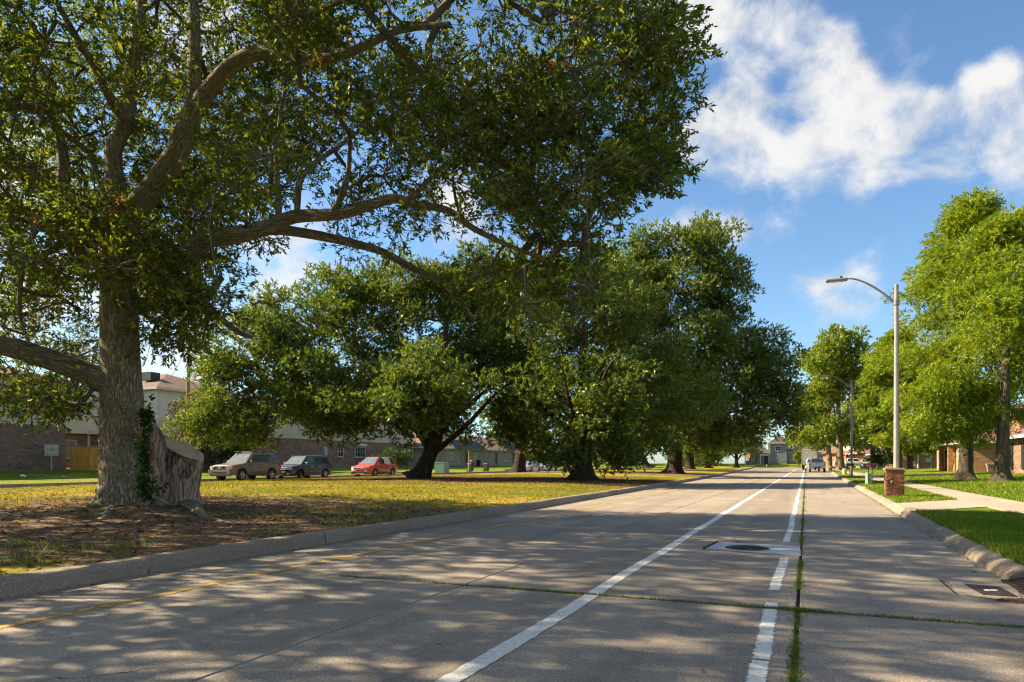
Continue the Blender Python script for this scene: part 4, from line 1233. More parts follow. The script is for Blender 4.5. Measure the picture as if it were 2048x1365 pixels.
GO = 'oaks along the median'
L1 = [px_lobe(x, y, a, b, d) for x, y, a, b, d in ((450, 790, 70, 75, 38), (520, 700, 90, 80, 39), (640, 650, 110, 90, 41), (760, 620, 110, 80, 42), (690, 740, 120, 80, 41), (560, 800, 90, 60, 40), (870, 600, 90, 80, 42), (850, 700, 110, 90, 41), (930, 690, 70, 100, 41), (770, 820, 90, 50, 39), (640, 830, 70, 45, 40), (900, 820, 60, 60, 41), (480, 850, 60, 40, 37), (560, 740, 90, 80, 38), (700, 850, 80, 35, 38.5), (820, 860, 50, 35, 38.5), (620, 760, 90, 70, 37.5), (420, 850, 40, 40, 37), (800, 760, 80, 60, 38), (830, 800, 100, 50, 35.5), (860, 740, 90, 60, 35.5), (740, 800, 80, 50, 36), (930, 790, 60, 50, 36), (400, 800, 50, 60, 36), (450, 710, 60, 60, 38), (700, 580, 90, 50, 42), (830, 560, 90, 50, 42), (570, 640, 80, 60, 40), (390, 860, 40, 30, 36), (520, 860, 60, 28, 37), (900, 850, 50, 40, 40))]
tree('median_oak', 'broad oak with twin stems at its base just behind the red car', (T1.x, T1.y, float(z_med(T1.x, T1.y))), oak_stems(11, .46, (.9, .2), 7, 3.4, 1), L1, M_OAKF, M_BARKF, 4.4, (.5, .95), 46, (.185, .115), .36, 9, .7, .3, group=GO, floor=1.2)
k3 = T3.dot(Vector((-SA, CA, 0)))
L3_ = [px_lobe(x, y, a, b, d) for x, y, a, b, d in ((1080, 690, 110, 80, 40), (1200, 650, 100, 70, 41), (1150, 570, 130, 70, 43), (1010, 560, 110, 70, 44), (1280, 700, 90, 70, 40.5), (1000, 760, 80, 70, 41), (1170, 760, 120, 80, 39), (1290, 790, 90, 60, 40), (1080, 840, 80, 60, 41), (1200, 860, 80, 60, 39), (1370, 800, 60, 45, 40), (1130, 910, 60, 25, 40), (1230, 915, 50, 22, 39.5), (1260, 610, 60, 50, 43), (950, 640, 60, 70, 44), (1170, 840, 100, 50, 35.5), (1150, 890, 70, 28, 36), (1230, 900, 50, 26, 36), (1090, 780, 80, 60, 36.5), (1250, 780, 80, 60, 36), (960, 590, 80, 70, 43), (980, 700, 60, 80, 40), (1060, 620, 80, 60, 42), (1020, 850, 50, 40, 41), (1300, 860, 60, 40, 39))]
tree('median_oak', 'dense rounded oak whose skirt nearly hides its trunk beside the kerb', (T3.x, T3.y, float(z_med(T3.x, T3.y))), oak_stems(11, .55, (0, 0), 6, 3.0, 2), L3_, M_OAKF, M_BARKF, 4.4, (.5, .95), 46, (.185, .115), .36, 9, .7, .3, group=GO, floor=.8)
L4_ = [px_lobe(x, y, a, b, d) for x, y, a, b, d in ((1310, 510, 60, 50, 62), (1400, 500, 80, 50, 62), (1450, 570, 70, 70, 61), (1370, 590, 90, 60, 60), (1290, 580, 60, 70, 62), (1470, 660, 60, 60, 60), (1390, 690, 90, 60, 59), (1300, 680, 70, 70, 61), (1440, 760, 110, 60, 59), (1530, 760, 60, 60, 58), (1570, 810, 40, 50, 57), (1350, 800, 90, 60, 58), (1480, 840, 90, 40, 57), (1400, 860, 70, 30, 59), (1240, 560, 70, 70, 60), (1250, 660, 70, 70, 58), (1540, 705, 50, 40, 58), (1590, 830, 30, 35, 56), (1320, 880, 60, 25, 57))]
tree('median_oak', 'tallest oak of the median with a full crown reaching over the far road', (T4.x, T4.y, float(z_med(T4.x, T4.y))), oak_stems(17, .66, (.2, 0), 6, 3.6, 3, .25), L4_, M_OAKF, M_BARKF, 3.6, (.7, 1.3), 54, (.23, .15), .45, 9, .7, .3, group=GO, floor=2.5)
def far_oak(label, p, h, w, seed, lean=(0, 0), r=.5, low=2.5, qual=1.0):
    lb = []
    rs = np.random.default_rng(seed)
    b = np.array((p.x, p.y, float(z_med(p.x, p.y)) if p.x < -8 else .6))
    for i in range(9):
        a = rs.uniform(0, 6.283); q = rs.random() ** .5 * w * .62
        lb.append((b + np.array([math.cos(a) * q + lean[0], math.sin(a) * q + lean[1], rs.uniform(low + 1.2, h - 2)]), w * .42, 1.9, w * .42))
    lb.append((b + np.array([lean[0], lean[1], h - 2]), w * .5, 2, w * .5))
    return tree('median_oak', label, b, oak_stems(h, r, lean, 4, w * .5, seed), lb, M_OAKF, M_BARKF, 1.5 * qual, (.8, 1.5), 46 * qual, (.30 / qual ** .8, .20 / qual ** .8), .55, 8, .7, .3, group=GO, floor=low * .6)
far_oak('oak with forked trunk beside the grey sedan', T2, 13, 6.5, 11, (.5, 0), .62, 3)
far_oak('oak with slanting twin trunks behind the leaf strewn median', at(1296, 936, 108), 12, 7.5, 12, (-1.0, 0), .55, 3)
far_oak('straight dark oak next behind the tallest one', at(1380, 937, 100), 13, 7, 13, (0, 0), .6, 3)
far_oak('oak with drooping brown skirt near the speed sign', at(1418, 936, 128), 11, 7, 14, (0, 0), .5, .6)
far_oak('last small oak before the end of the median', at(1473, 934, 150), 10, 6.5, 15, (0, 0), .42, 2.5)
far_oak('oak behind the dense rounded one with a dark half hidden trunk', at(1232, 938, 92), 13, 8, 16, (0, 0), .55, 2.2)
far_oak('oak across the service street behind the parked silver cars', Vector((-43, 150, 1)), 13, 9, 17, (0, 0), .5, 2)
far_oak('low branched oak closing the far end of the median', Vector((-24, 205, 1)), 11, 9, 19, (0, 0), .4, .2, .6)
far_oak('low branched oak beyond the service street kerb', Vector((-44, 185, 1)), 12, 9, 20, (0, 0), .4, .2, .6)
far_oak('oak filling the gap at the far end of the service street', Vector((-30, 215, 1)), 15, 12, 18, (0, 0), .5, 1)

# bald cypresses on the right
def cypress(label, base, h, w, lean, seed, r, z0=3.0, n=150, per=30, leaf=(.20, .075), squash=1.0, extra=()):
    rs = np.random.default_rng(seed)
    t = thing('bald_cypress', label, 'tree', tuple(base), 0, 'feathery cypresses on the front lawns')
    b = np.array(base)
    S = spline([(b[0], b[1], b[2] - .15, r * 1.7), (b[0], b[1], b[2] + .35, r * 1.25), (b[0] + lean[0] * .1, b[1], b[2] + 1.3, r), (b[0] + lean[0] * .4, b[1] + lean[1] * .4, b[2] + h * .35, r * .72), (b[0] + lean[0] * .8, b[1] + lean[1] * .8, b[2] + h * .7, r * .36), (b[0] + lean[0], b[1] + lean[1], b[2] + h * .98, .03)], 6)
    round_limb('trunk', M_BARKC, t, S, 20, .05, 9, seed)
    sk = Skel(); sk.limb([s_[:3] for s_ in S[10:]], [s_[3] for s_ in S[10:]])
    C = []
    for i in range(n // 5):                     # each branch carries a flat, drooping row of sprays
        f_ = (i + rs.random()) / (n // 5)
        prof = w * (1 - f_ ** 2.2) ** .8 * min(1, .62 + f_ * 2.2) * rs.uniform(.62, 1.12)
        a = rs.uniform(0, 6.283)
        for k in range(5):
            q = prof * (.28 + .72 * (k + rs.random()) / 5); a2 = a + rs.normal(0, .16)
            C.append(b + np.array([lean[0] * f_ + math.cos(a2) * q, lean[1] * f_ + math.sin(a2) * q * squash, z0 + (h - z0) * f_ - q * .06 + rs.normal(0, .18)]))
    for (x, y, rx_, ry_, d0, n2) in extra:
        for k in range(n2):
            aa = rs.uniform(0, 6.283); q = rs.random() ** .5
            C.append(np.array(at(x + rx_ * q * math.cos(aa), y + ry_ * q * math.sin(aa), d0 + rs.uniform(-.8, .8))))
    C = np.array(C)
    sk.grow(C, 0, 1.2, .08, .06, 1.2)
    sk.mesh('branch_network', M_TWIG, t, .012, 4, .09)
    foliage('crown', C, rs.uniform(.55, 1.15, len(C)), per, M_CYP, t, leaf, .55, 13, .36, .05, b + np.array([0, 0, h * .45]), .45, .7)
    return t
c1 = gr(1931, 960, .28); c2 = gr(2003, 963, .30)
cypress('left of two big cypresses with a buttressed trunk before the brick house', (c1.x, c1.y, float(z_right(c1.x, c1.y))), 15.6, 4.5, (.3, .3), 21, .34, 3.2, 230, 46, extra=((1880, 790, 60, 70, 36.5, 18), (1930, 780, 60, 60, 36, 14), (1960, 840, 40, 30, 36.5, 7), (1860, 850, 40, 25, 37, 7)))
cypress('right cypress of the pair with a tall bare trunk by the picture edge', (c2.x, c2.y, float(z_right(c2.x, c2.y))), 13.2, 4.0, (.4, .2), 22, .30, 6.2, 130, 46)
c3 = at(1778, 940, 74)
cypress('cypress farther down the lawns behind the tall lamp post', (c3.x + .8, c3.y, float(z_right(c3.x, c3.y))), 15.0, 5.0, (0, 0), 23, .38, 2.8, 150, 42, (.30, .14))
c4 = at(1835, 940, 84)
cypress('cypress between the houses behind the lamp post and the brick garage', (c4.x + 2.5, c4.y, float(z_right(c4.x, c4.y))), 13.5, 4.6, (0, 0), 24, .36, 3.0, 120, 40, (.30, .14))

# sycamores by the kerb
def syc(label, p, h, w, seed, lean, r):
    rs = np.random.default_rng(seed)
    b = np.array((p.x, p.y, .2)); lb = []
    for i in range(15):
        f_ = rs.random(); a = rs.uniform(0, 6.283)
        q = w * .72 * rs.random() ** .5 * (1 - .6 * f_ ** 2)
        lb.append((b + np.array([math.cos(a) * q + lean[0], math.sin(a) * q + lean[1], 4.5 + (h - 6) * f_]), w * .36, 1.7, w * .36))
    lb.append((b + np.array([lean[0], lean[1], h - 2]), w * .30, 1.8, w * .3))
    return tree('sycamore', label, b, oak_stems(h, r, (lean[0] * .4, lean[1] * .4), 6, w * .45, seed, .5), lb, M_SYC, M_BARKS, 2.4, (.7, 1.3), 38, (.34, .30), .6, 7, .8, .2, group='sycamores by the kerb', floor=3.0)
P1 = at(1682, 939, 104); P2 = at(1661, 938, 116)
syc('nearer sycamore with thick trunk beside the white pickup', P1, 21.5, 7.2, 31, (-.6, 0), .52)
syc('farther sycamore with slimmer trunk just left of the thick one', P2, 20, 6.6, 32, (-1.0, 0), .42)
syc('sycamore behind the second lamp post over the arched house', at(1745, 938, 120), 18.5, 6, 33, (0, 0), .4)

# shrubs
def shrub(name, label, base, rx_, rz_, m, seed, n=26, per=26, leaf=(.16, .09), stems=4, group=None):
    rs = np.random.default_rng(seed)
    t = thing(name, label, 'shrub', tuple(base), 0, group)
    b = np.array(base)
    u = unit(rs.normal(size=(n, 3)))
    C = b + np.array([0, 0, rz_]) + u * (rs.random(n) ** .5)[:, None] * np.array([rx_, rx_, rz_ * .85])
    sk = Skel()
    for i in range(stems):
        a = rs.uniform(0, 6.283); sk.limb([b + np.array([0, 0, -.05]), b + np.array([math.cos(a) * .2, math.sin(a) * .2, rz_ * .5])], [.03, .02])
    sk.grow(C, 0, .8)
    sk.n0 = 1
    sk.mesh('stem', M_TWIGF, t, .012, 4, .05)
    foliage('foliage', C, rs.uniform(.3, .55, n) * rx_ * .7, per, m, t, leaf, .25, 7, .8, .3)
    return t
def lz(p): return (p.x, p.y, float(z_left(p.x, p.y)))
def rzp(p): return (p.x, p.y, float(z_right(p.x, p.y)))
shrub('crape_myrtle', 'dark crape myrtle with pink blossom beside the cream house', lz(at(402, 930, 58)), 2.4, 3.4, M_MYRTLE, 41, 60, 40, (.2, .11), 5)
shrub('crape_myrtle', 'dark spreading shrub tree behind the tan car', lz(at(440, 930, 64)), 2.6, 2.6, M_BUSH, 47, 50, 40, (.22, .12), 5)
shrub('round_shrub', 'green shrub behind the red car', lz(at(790, 928, 74)), 2.0, 1.3, M_BUSH, 42, 34, 34, (.2, .11))
shrub('round_shrub', 'clipped hedge shrub behind the grey sedan', lz(at(1080, 925, 118)), 3.0, 1.4, M_BUSH, 43, 34, 34, (.25, .15))
shrub('round_shrub', 'dark shrub at the corner of the arched house', rzp(at(1768, 932, 112)), 2.0, 1.7, M_BUSH, 44, 40, 34, (.22, .13))
shrub('round_shrub', 'dark tall shrub behind the tall lamp post', rzp(at(1790, 932, 104)), 1.6, 2.6, M_BUSH, 45, 40, 34, (.22, .13))
shrub('round_shrub', 'low foundation shrub under the grey house porch', (at(1530, 925, 210).x, at(1530, 925, 210).y, 1.0), 2.2, .5, M_BUSH, 46, 20, 20, (.3, .2))
# ------------------------------------------------------------------ houses
def win(root, p, u, n, w, h, pane=M_GLASS, frame=M_TRIM, bars=(1, 1), name='window', sill=True):
    """window on a wall: p bottom centre, u along the wall, n outward"""
    p, u, n = Vector(p), Vector(u).normalized(), Vector(n).normalized()
    z = Vector((0, 0, 1)); t = .06
    mb = MB()
    for c, a, b in ((p + z * t / 2, w / 2, t / 2), (p + z * (h - t / 2), w / 2, t / 2)): mb.obox(c + n * .02, u * a, n * .035, z * b)
    for s_ in (-1, 1): mb.obox(p + u * s_ * (w / 2 - t / 2) + z * h / 2 + n * .02, u * t / 2, n * .035, z * (h / 2 - t))
    f = mb.build(name, frame, root, True)
    MB().obox(p + z * h / 2 + n * .012, u * (w / 2 - t), n * .006, z * (h / 2 - t)).build('pane', pane, f, True)
    mb = MB()
    for i in range(1, bars[0] + 1): mb.obox(p + u * (w * (i / (bars[0] + 1) - .5)) + z * h / 2 + n * .026, u * .016, n * .006, z * (h / 2 - t))
    for i in range(1, bars[1] + 1): mb.obox(p + z * (h * i / (bars[1] + 1)) + n * .029, u * (w / 2 - t), n * .005, z * .016)
    if mb.v: mb.build('glazing_bar', frame, f, True)
    if sill: MB().obox(p - z * .03 + n * .05, u * (w / 2 + .08), n * .06, z * .03).build('sill', frame, f, True)
    return f

def door(root, p, u, n, w, h, m, frame=M_TRIM):
    p, u, n = Vector(p), Vector(u).normalized(), Vector(n).normalized(); z = Vector((0, 0, 1))
    d_ = MB().obox(p + z * h / 2 + n * .02, u * w / 2, n * .02, z * h / 2).build('door', m, root, True)
    mb = MB()
    for s_ in (-1, 1): mb.obox(p + u * s_ * (w / 2 + .05) + z * (h / 2 + .03) + n * .03, u * .05, n * .03, z * (h / 2 + .03))
    mb.obox(p + z * (h + .05) + n * .032, u * (w / 2), n * .03, z * .05)
    mb.build('door_frame', frame, d_, True)
    MB().obox(p + z * h * .47 + u * w * .38 + n * .07, u * .03, n * .03, z * .03).build('handle', M_STEEL, d_, True)

def boards(root, p, u, n, w, z0, z1, m, step=.20):
    """lap siding, one board at a time"""
    p, u, n = Vector(p), Vector(u).normalized(), Vector(n).normalized(); z = Vector((0, 0, 1))
    me = None; k = int((z1 - z0) / step)
    M = INV[root.name]
    for i in range(k):
        if me is None:
            a, b = u * w, Vector()
            q = [b + n * .0, a + n * .0, a + n * .028, b + n * .028, b + z * (step + .012), a + z * (step + .012), a + z * (step + .012) + n * .010, b + z * (step + .012) + n * .010]
            mb = MB().hexa([(M.to_3x3() @ v) for v in (q[0], q[1], q[2], q[3], q[4], q[5], q[6], q[7])])
            o = mb.build('siding_board', m, root); me = o.data
        else: o = link('siding_board', me, root)
        o.location = M @ Vector((p.x, p.y, z0 + i * step))

def hip(root, x0, x1, y0, y1, z0, h, over=.45, m=M_SHB, trim=M_TRIM, ridge=None, name='roof'):
    x0 -= over; x1 += over; y0 -= over; y1 += over
    w, l = x1 - x0, y1 - y0
    if w < l: r = ((x0 + x1) / 2, y0 + w / 2 * .95, (x0 + x1) / 2, y1 - w / 2 * .95)
    else: r = (x0 + l / 2 * .95, (y0 + y1) / 2, x1 - l / 2 * .95, (y0 + y1) / 2)
    v = [(x0, y0, z0 + .10), (x1, y0, z0 + .10), (x1, y1, z0 + .10), (x0, y1, z0 + .10), (r[0], r[1], z0 + h), (r[2], r[3], z0 + h)]
    f = [(0, 1, 4), (1, 2, 5, 4), (2, 3, 5), (3, 0, 4, 5)] if w < l else [(0, 1, 5, 4), (1, 2, 5), (2, 3, 4, 5), (3, 0, 4)]
    if w < l: f = [(0, 1, 4), (1, 2, 5, 4), (2, 3, 5), (3, 0, 4, 5)]
    f.append((3, 2, 1, 0))
    o = MB().add(v, f).build(name, m, root, True)
    mb = MB()
    t = .03
    mb.box(x0 - t, x1 + t, y0 - t, y0, z0 - .10, z0 + .11); mb.box(x0 - t, x1 + t, y1, y1 + t, z0 - .10, z0 + .11)
    mb.box(x0 - t, x0, y0, y1, z0 - .10, z0 + .11); mb.box(x1, x1 + t, y0, y1, z0 - .10, z0 + .11)
    mb.box(x0, x1, y0, y1, z0 - .03, z0 + .0)
    mb.build('fascia', trim, o, True)
    return o
EX, WX, SY_, NY = Vector((1, 0, 0)), Vector((-1, 0, 0)), Vector((0, -1, 0)), Vector((0, 1, 0))
UX, UY = Vector((1, 0, 0)), Vector((0, 1, 0))

# left: brick and taupe siding end wall
hA = thing('apartment_house', 'dark brick apartment house with taupe siding above, beside the cedar fence', 'house', (-58, 27, .5))
pbox('wall', M_BRD, hA, -66, -50.7, 14, 35.1, .62, 3.95, world=True)
pbox('foundation', M_FOUND, hA, -66.06, -50.64, 13.9, 35.16, .2, .66, world=True)
pbox('upper_wall', M_SIDE1, hA, -66, -50.72, 14, 35.08, 3.95, 7.2, world=True)
boards(hA, (-50.72, 22, 0), UY, EX, 13.0, 3.95, 7.1, M_SIDE1, .17)
MB().box(-50.74, -50.60, 34.98, 35.12, 3.95, 7.2).build('corner_board', M_SIDE1, hA, True)
hip(hA, -66, -50.7, 14, 35.1, 7.2, 2.4)
# cream house with a projecting wing
hB = thing('apartment_house', 'cream sided two storey house over brick behind the big oak', 'house', (-58, 43, .6))
pbox('wall', M_BRM, hB, -66, -55.0, 37.4, 54, .5, 3.62, world=True)
pbox('wing_wall', M_BRM, hB, -62, -52.1, 43.9, 54, .5, 3.62, world=True)
pbox('upper_wall', M_SIDE2, hB, -66, -54.6, 37.3, 54.1, 3.62, 7.6, world=True)
pbox('wing_upper_wall', M_SIDE2, hB, -62, -51.1, 43.4, 54.1, 3.62, 7.6, world=True)
boards(hB, (-54.6, 37.3, 0), UY, EX, 6.08, 3.95, 7.5, M_SIDE2, .19)
boards(hB, (-51.1, 43.4, 0), UY, EX, 6.5, 3.95, 7.5, M_SIDE2, .19)
boards(hB, (-54.57, 43.4, 0), UX, SY_, 3.44, 3.95, 7.5, M_SIDE2, .19)
for x, y in ((-51.09, 43.4), (-54.59, 37.3), (-54.59, 40.6)): MB().box(x - .04, x + .07, y - .04, y + .07, 3.62, 7.6).build('corner_board', M_TRIM, hB, True)
MB().box(-54.62, -54.55, 37.3, 43.38, 3.62, 3.95).build('band_board', M_TRIM, hB, True)
MB().box(-51.12, -51.05, 43.5, 54, 3.62, 3.95).build('band_board', M_TRIM, hB, True)
win(hB, (-54.56, 38.7, 4.9), UY, EX, .9, 1.25, M_GLASSG)
win(hB, (-54.56, 42.2, 4.9), UY, EX, .9, 1.25, M_GLASS)
win(hB, (-54.97, 38.3, 1.6), UY, EX, 1.3, 1.5, M_GLASSG)
MB().box(-55.0, -54.9, 39.9, 40.1, .6, 3.62).build('porch_post', M_TRIM, hB, True)
hip(hB, -62, -51.1, 43.4, 54.1, 7.6, 2.1)
pbox('roof_vent', M_DARK, hB, -54.9, -53.8, 45.0, 46.0, 8.6, 9.35, world=True)
sg = at(337, 863, 59.5)
t = thing('red_sign', 'small red sign with white marks on the cream house corner', 'sign', (-50.95, 44.6, 3.35))
MB().box(-.02, .0, -.26, .26, -.2, .2).build('plate', M_REDS, t)
mb = MB(); mb.box(.001, .004, -.15, -.04, .02, .13); mb.box(.001, .004, .04, .15, .02, .13); mb.box(.001, .004, -.18, .18, -.13, -.09); mb.box(.001, .004, -.12, .14, -.06, -.03)
mb.build('white_mark', M_SIGNW, t)
MB().box(-.14, -.021, -.05, .05, -.05, .3).build('bracket', M_STEEL, t)
# brick apartments behind the parked cars
hC = thing('apartment_house', 'long brick apartment block with taupe siding behind the dark and red cars', 'house', (-60, 70, .8))
pbox('wall', M_BRM, hC, -66, -54, 56, 90, .55, 4.0, world=True)
pbox('upper_wall', M_SIDE1, hC, -66, -53.9, 55.9, 90.1, 4.0, 7.0, world=True)
pbox('foundation', M_FOUND, hC, -66.05, -53.95, 55.95, 90.05, .3, .98, world=True)
boards(hC, (-53.9, 55.9, 0), UY, EX, 34.2, 4.05, 6.95, M_SIDE1, .24)
hip(hC, -66, -53.9, 55.9, 90.1, 7.0, 2.2)
for y, w in ((77.0, 2.3), (72.8, 1.1), (83.6, 1.1)):
    win(hC, (-53.97, y, 2.0), UY, EX, w, 1.35, M_GLASS, bars=(3 if w > 2 else 1, 1))
MB().box(-53.98, -53.8, 75.6, 78.4, 3.45, 3.78).build('awning', M_TRIM, hC, True)
for y in (74.5, 79.5): win(hC, (-53.86, y, 4.8), UY, EX, 1.0, 1.3, M_GLASSG)
# whitewashed ranch
hD = thing('ranch_house', 'low whitewashed brick house with slate mansard panels beyond the oaks', 'house', (-56, 110, 1.0))
pbox('wall', M_BRW, hD, -63, -51.4, 90.5, 150, .6, 3.5, world=True)
hip(hD, -63, -51.4, 90.5, 150, 3.55, 2.6, .7, M_SHB)
for a, b in ((97.5, 109.5), (118, 128)):
    MB().add([(-50.5, a, 3.52), (-50.5, b, 3.52), (-52.3, b - .8, 5.0), (-52.3, a + .8, 5.0), (-53.4, a, 3.52), (-53.4, b, 3.52)], [(0, 1, 2, 3), (1, 5, 2), (0, 3, 4), (2, 5, 4, 3), (0, 4, 5, 1)]).build('mansard', M_SHT, hD, True)
for y in (103.0, 115.0, 123): door(hD, (-51.38, y, 1.02), UY, EX, .95, 2.1, M_DARK, M_BRW)
for y in (97.5, 106.5, 119): win(hD, (-51.38, y, 1.7), UY, EX, 1.5, 1.2, M_GLASSG, bars=(1, 1))

# right: brick houses
hR0 = thing('brick_house', 'brown brick house with grey eave cut by the picture edge', 'house', (19, 56, .4))
pbox('wall', M_BRB, hR0, 13.7, 27, 49, 61.6, .3, 3.0, world=True)
hip(hR0, 13.7, 27, 49, 61.6, 3.0, 3.0, .6, M_SHR)
for y in (60.4, 57.6, 54.8): win(hR0, (13.68, y, .9), UY, WX, .55, 1.75, M_GLASS, M_DARK, (0, 2))
MB().box(13.2, 13.5, 61.0, 61.3, .3, 2.95).build('porch_post', M_POSTN, hR0, True)
hR1 = thing('brick_house', 'orange brick house with two storey rear and red door behind the cypresses', 'house', (20, 80, .5))
pbox('wall', M_BRO, hR1, 13.4, 27, 72.6, 90, .3, 3.05, world=True)
hip(hR1, 13.4, 27, 72.6, 90, 3.05, 2.7, .55, M_SHR)
pbox('upper_wall', M_BRO, hR1, 17.2, 27, 73.6, 85, 3.4, 5.5, world=True)
hip(hR1, 17.2, 27, 73.6, 85, 5.5, 3.2, .5, M_SHG, name='upper_roof')
for y in (88.6, 82.0, 77.6, 75.0): win(hR1, (13.38, y, .75), UY, WX, .62, 1.85, M_GLASS, M_TRIM, (1, 3))
door(hR1, (13.38, 85.3, .45), UY, WX, 1.0, 2.15, plain('rust_red_door', (.33, .085, .025), .5), M_TRIM)
for y in (79.4, 84.0): MB().box(12.75, 13.15, y - .2, y + .2, .25, 3.0).build('porch_column', M_BRO, hR1, True)
MB().box(12.5, 13.4, 78.9, 84.5, 2.97, 3.14).build('porch_beam', M_TRIM, hR1, True)
MB().lathe((13.2, 83.2, 2.2), (0, 0, 1), [(0, .05), (.05, .12), (.22, .12), (.3, .04)], 8).build('wall_lantern', M_BLACKM, hR1, True)
hR2 = thing('brick_house', 'dark brick house with pale porch columns beyond the tall lamp post', 'house', (19, 115, .5))
pbox('wall', M_BRB, hR2, 13.6, 26, 109, 123, .3, 2.95, world=True)
hip(hR2, 12.2, 26, 109, 123, 2.95, 2.6, .5, M_SHR)
for y in (109.4, 110.8, 112.4, 116): MB().box(12.3, 12.7, y - .17, y + .17, .2, 2.9).build('porch_column', M_BRO, hR2, True)
MB().tube([(14.0, 108.9, .3), (14.0, 108.9, 2.95)], .07, 8).build('downpipe', M_TRIM, hR2, True)
for y in (118, 121): win(hR2, (13.58, y, 1.0), UY, WX, .9, 1.5, M_GLASS)
t = thing('meter_box', 'small pale meter box on the dark brick wall behind the cypress', 'meter box', (15.2, 108.95, 1.35))
MB().box(-.28, .28, -.12, 0, 0, .62).build('cabinet', M_STEEL, t, bevel=.01); MB().tube([(.35, -.06, -.9), (.35, -.06, .9)], .03, 6).build('conduit', M_STEEL, t)
MB().box(.22, .48, -.13, .0, .62, .85).build('dial', M_STEEL, t)
# arched house
pA = at(1722, 932, 134)
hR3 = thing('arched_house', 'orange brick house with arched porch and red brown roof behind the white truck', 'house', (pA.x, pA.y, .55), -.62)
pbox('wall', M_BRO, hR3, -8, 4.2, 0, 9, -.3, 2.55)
ar = [(1.2 * math.cos(a), -.06, 1.05 + 1.05 * math.sin(a)) for a in np.linspace(0, math.pi, 13)]
MB().prism([(1.2 + x + .5, y, z) for x, y, z in [(1.2, -.06, -.1)] + ar + [(-1.2, -.06, -.1)]], (0, .05, 0)).build('arch_shade_panel', M_DARK, hR3)  # dark panel on the wall, standing in for the shaded depth of the arch
mb = MB(); arc2 = [(1.7 + 1.3 * math.cos(a), -.08, 1.05 + 1.15 * math.sin(a)) for a in np.linspace(0, math.pi, 13)]
mb.tube([(3.0, -.08, -.1)] + arc2 + [(.4, -.08, -.1)], .10, 6).build('arch_surround', M_BRO, hR3)
v = [(-8.5, -.6, 2.6), (4.9, -.6, 2.6), (4.9, 9.6, 2.6), (-8.5, 9.6, 2.6), (-4.5, 4.5, 5.2), (1.5, 4.5, 5.2)]
rf = MB().add(v, [(0, 1, 5, 4), (1, 2, 5), (2, 3, 4, 5), (3, 0, 4), (3, 2, 1, 0)]).build('roof', M_SHR, hR3)
MB().prism([(-1.6, .3, 2.9), (1.0, .3, 2.9), (-.1, .3, 5.6)], (0, 3, 0)).build('dormer', M_SHR, rf)
MB().prism([(-4.8, .5, 3.0), (-1.8, .5, 3.0), (-1.8, .5, 4.4), (-4.8, .5, 4.4)], (0, 3, 0)).build('dormer', M_SIDE2, rf)
for i in range(10): MB().obox((-3.2 + i * .34, -.75, 2.42 + i * .018), (.12, 0, .01), (0, .22, .1), (0, 0, .05)).build('tile', M_REDS if i % 2 else M_SIGNW, rf)
for x in (-6.5, -4.6, -3.0, -1.6): MB().box(x - .14, x + .14, -.35, -.07, -.3, 2.5).build('porch_column', M_BRO, hR3)
wg = MB().box(4.2, 9.5, -3.2, 6, -.3, 2.3).build('wing_wall', M_BRB, hR3)
for x in (4.0, 4.7, 5.4): MB().box(x - .16, x + .16, -3.8, -3.45, -.3, 2.3).build('porch_column', M_BRO, hR3)
v = [(3.5, -4.2, 2.35), (10.2, -4.2, 2.35), (10.2, 6.6, 2.35), (3.5, 6.6, 2.35), (6.8, -.5, 4.3), (6.8, 3, 4.3)]
r2 = MB().add(v, [(0, 1, 4), (1, 2, 5, 4), (2, 3, 5), (3, 0, 4, 5), (3, 2, 1, 0)]).build('wing_roof', M_SHG, hR3)
MB().box(3.45, 10.25, -4.25, -4.2, 2.15, 2.37).build('fascia', M_TRIM, r2); MB().box(3.44, 3.5, -4.2, 6.6, 2.15, 2.37).build('fascia', M_TRIM, r2)
# grey house at the end
hG = thing('grey_house', 'grey two storey house with dark roof closing the end of the road', 'house', (-6, 222, 1.05))
pbox('wall', M_GREYW, hG, -17, -9.8, 221, 231, .6, 4.4, world=True)
hip(hG, -17, -9.8, 221, 231, 4.4, 2.3, .5, M_SHG)
pbox('tower_wall', M_GREYW, hG, -9.8, -5.2, 219, 230, .6, 7.1, world=True)
hip(hG, -9.8, -5.2, 219, 230, 7.1, 2.2, .5, M_SHG, name='tower_roof')
pbox('garage_wall', M_GREYW, hG, -5.2, 6.5, 220.5, 231, .6, 4.5, world=True)
hip(hG, -5.2, 6.5, 220.5, 231, 4.5, 2.7, .6, M_SHG, name='garage_roof')
qm = None
for i in range(13):
    o = MB().box(0, .75 if i % 2 else .55, 0, .4, 0, .44).build('quoin', M_BRW, hG); INV_ = INV[hG.name]
    o.location = INV_ @ Vector((-10.3, 218.75, 1.1 + i * .46))
win(hG, (-14.6, 220.98, 1.9), UX, SY_, 1.2, 1.9, M_GLASSG, M_TRIM, (1, 1))
for x in (-15.5, -13.7): MB().box(x - .25, x + .25, 220.9, 220.96, 1.85, 3.85).build('shutter', M_DARK, hG, True)
door(hG, (-10.9, 220.98, 1.1), UX, SY_, 1.1, 2.3, M_DARK, M_TRIM)
MB().box(-12.6, -9.9, 219.4, 219.8, 3.5, 3.95).build('porch_beam', M_TRIM, hG, True)
MB().box(-12.6, -12.3, 219.4, 219.7, 1.0, 3.5).build('porch_column', M_TRIM, hG, True)
win(hG, (-7.5, 218.98, 4.8), UX, SY_, 1.4, 1.3, M_GLASS, M_TRIM)
MB().box(-3.2, 3.6, 220.42, 220.5, 1.05, 3.7).build('garage_door', plain('garage_grey', (.20, .205, .215), .6), hG, True)
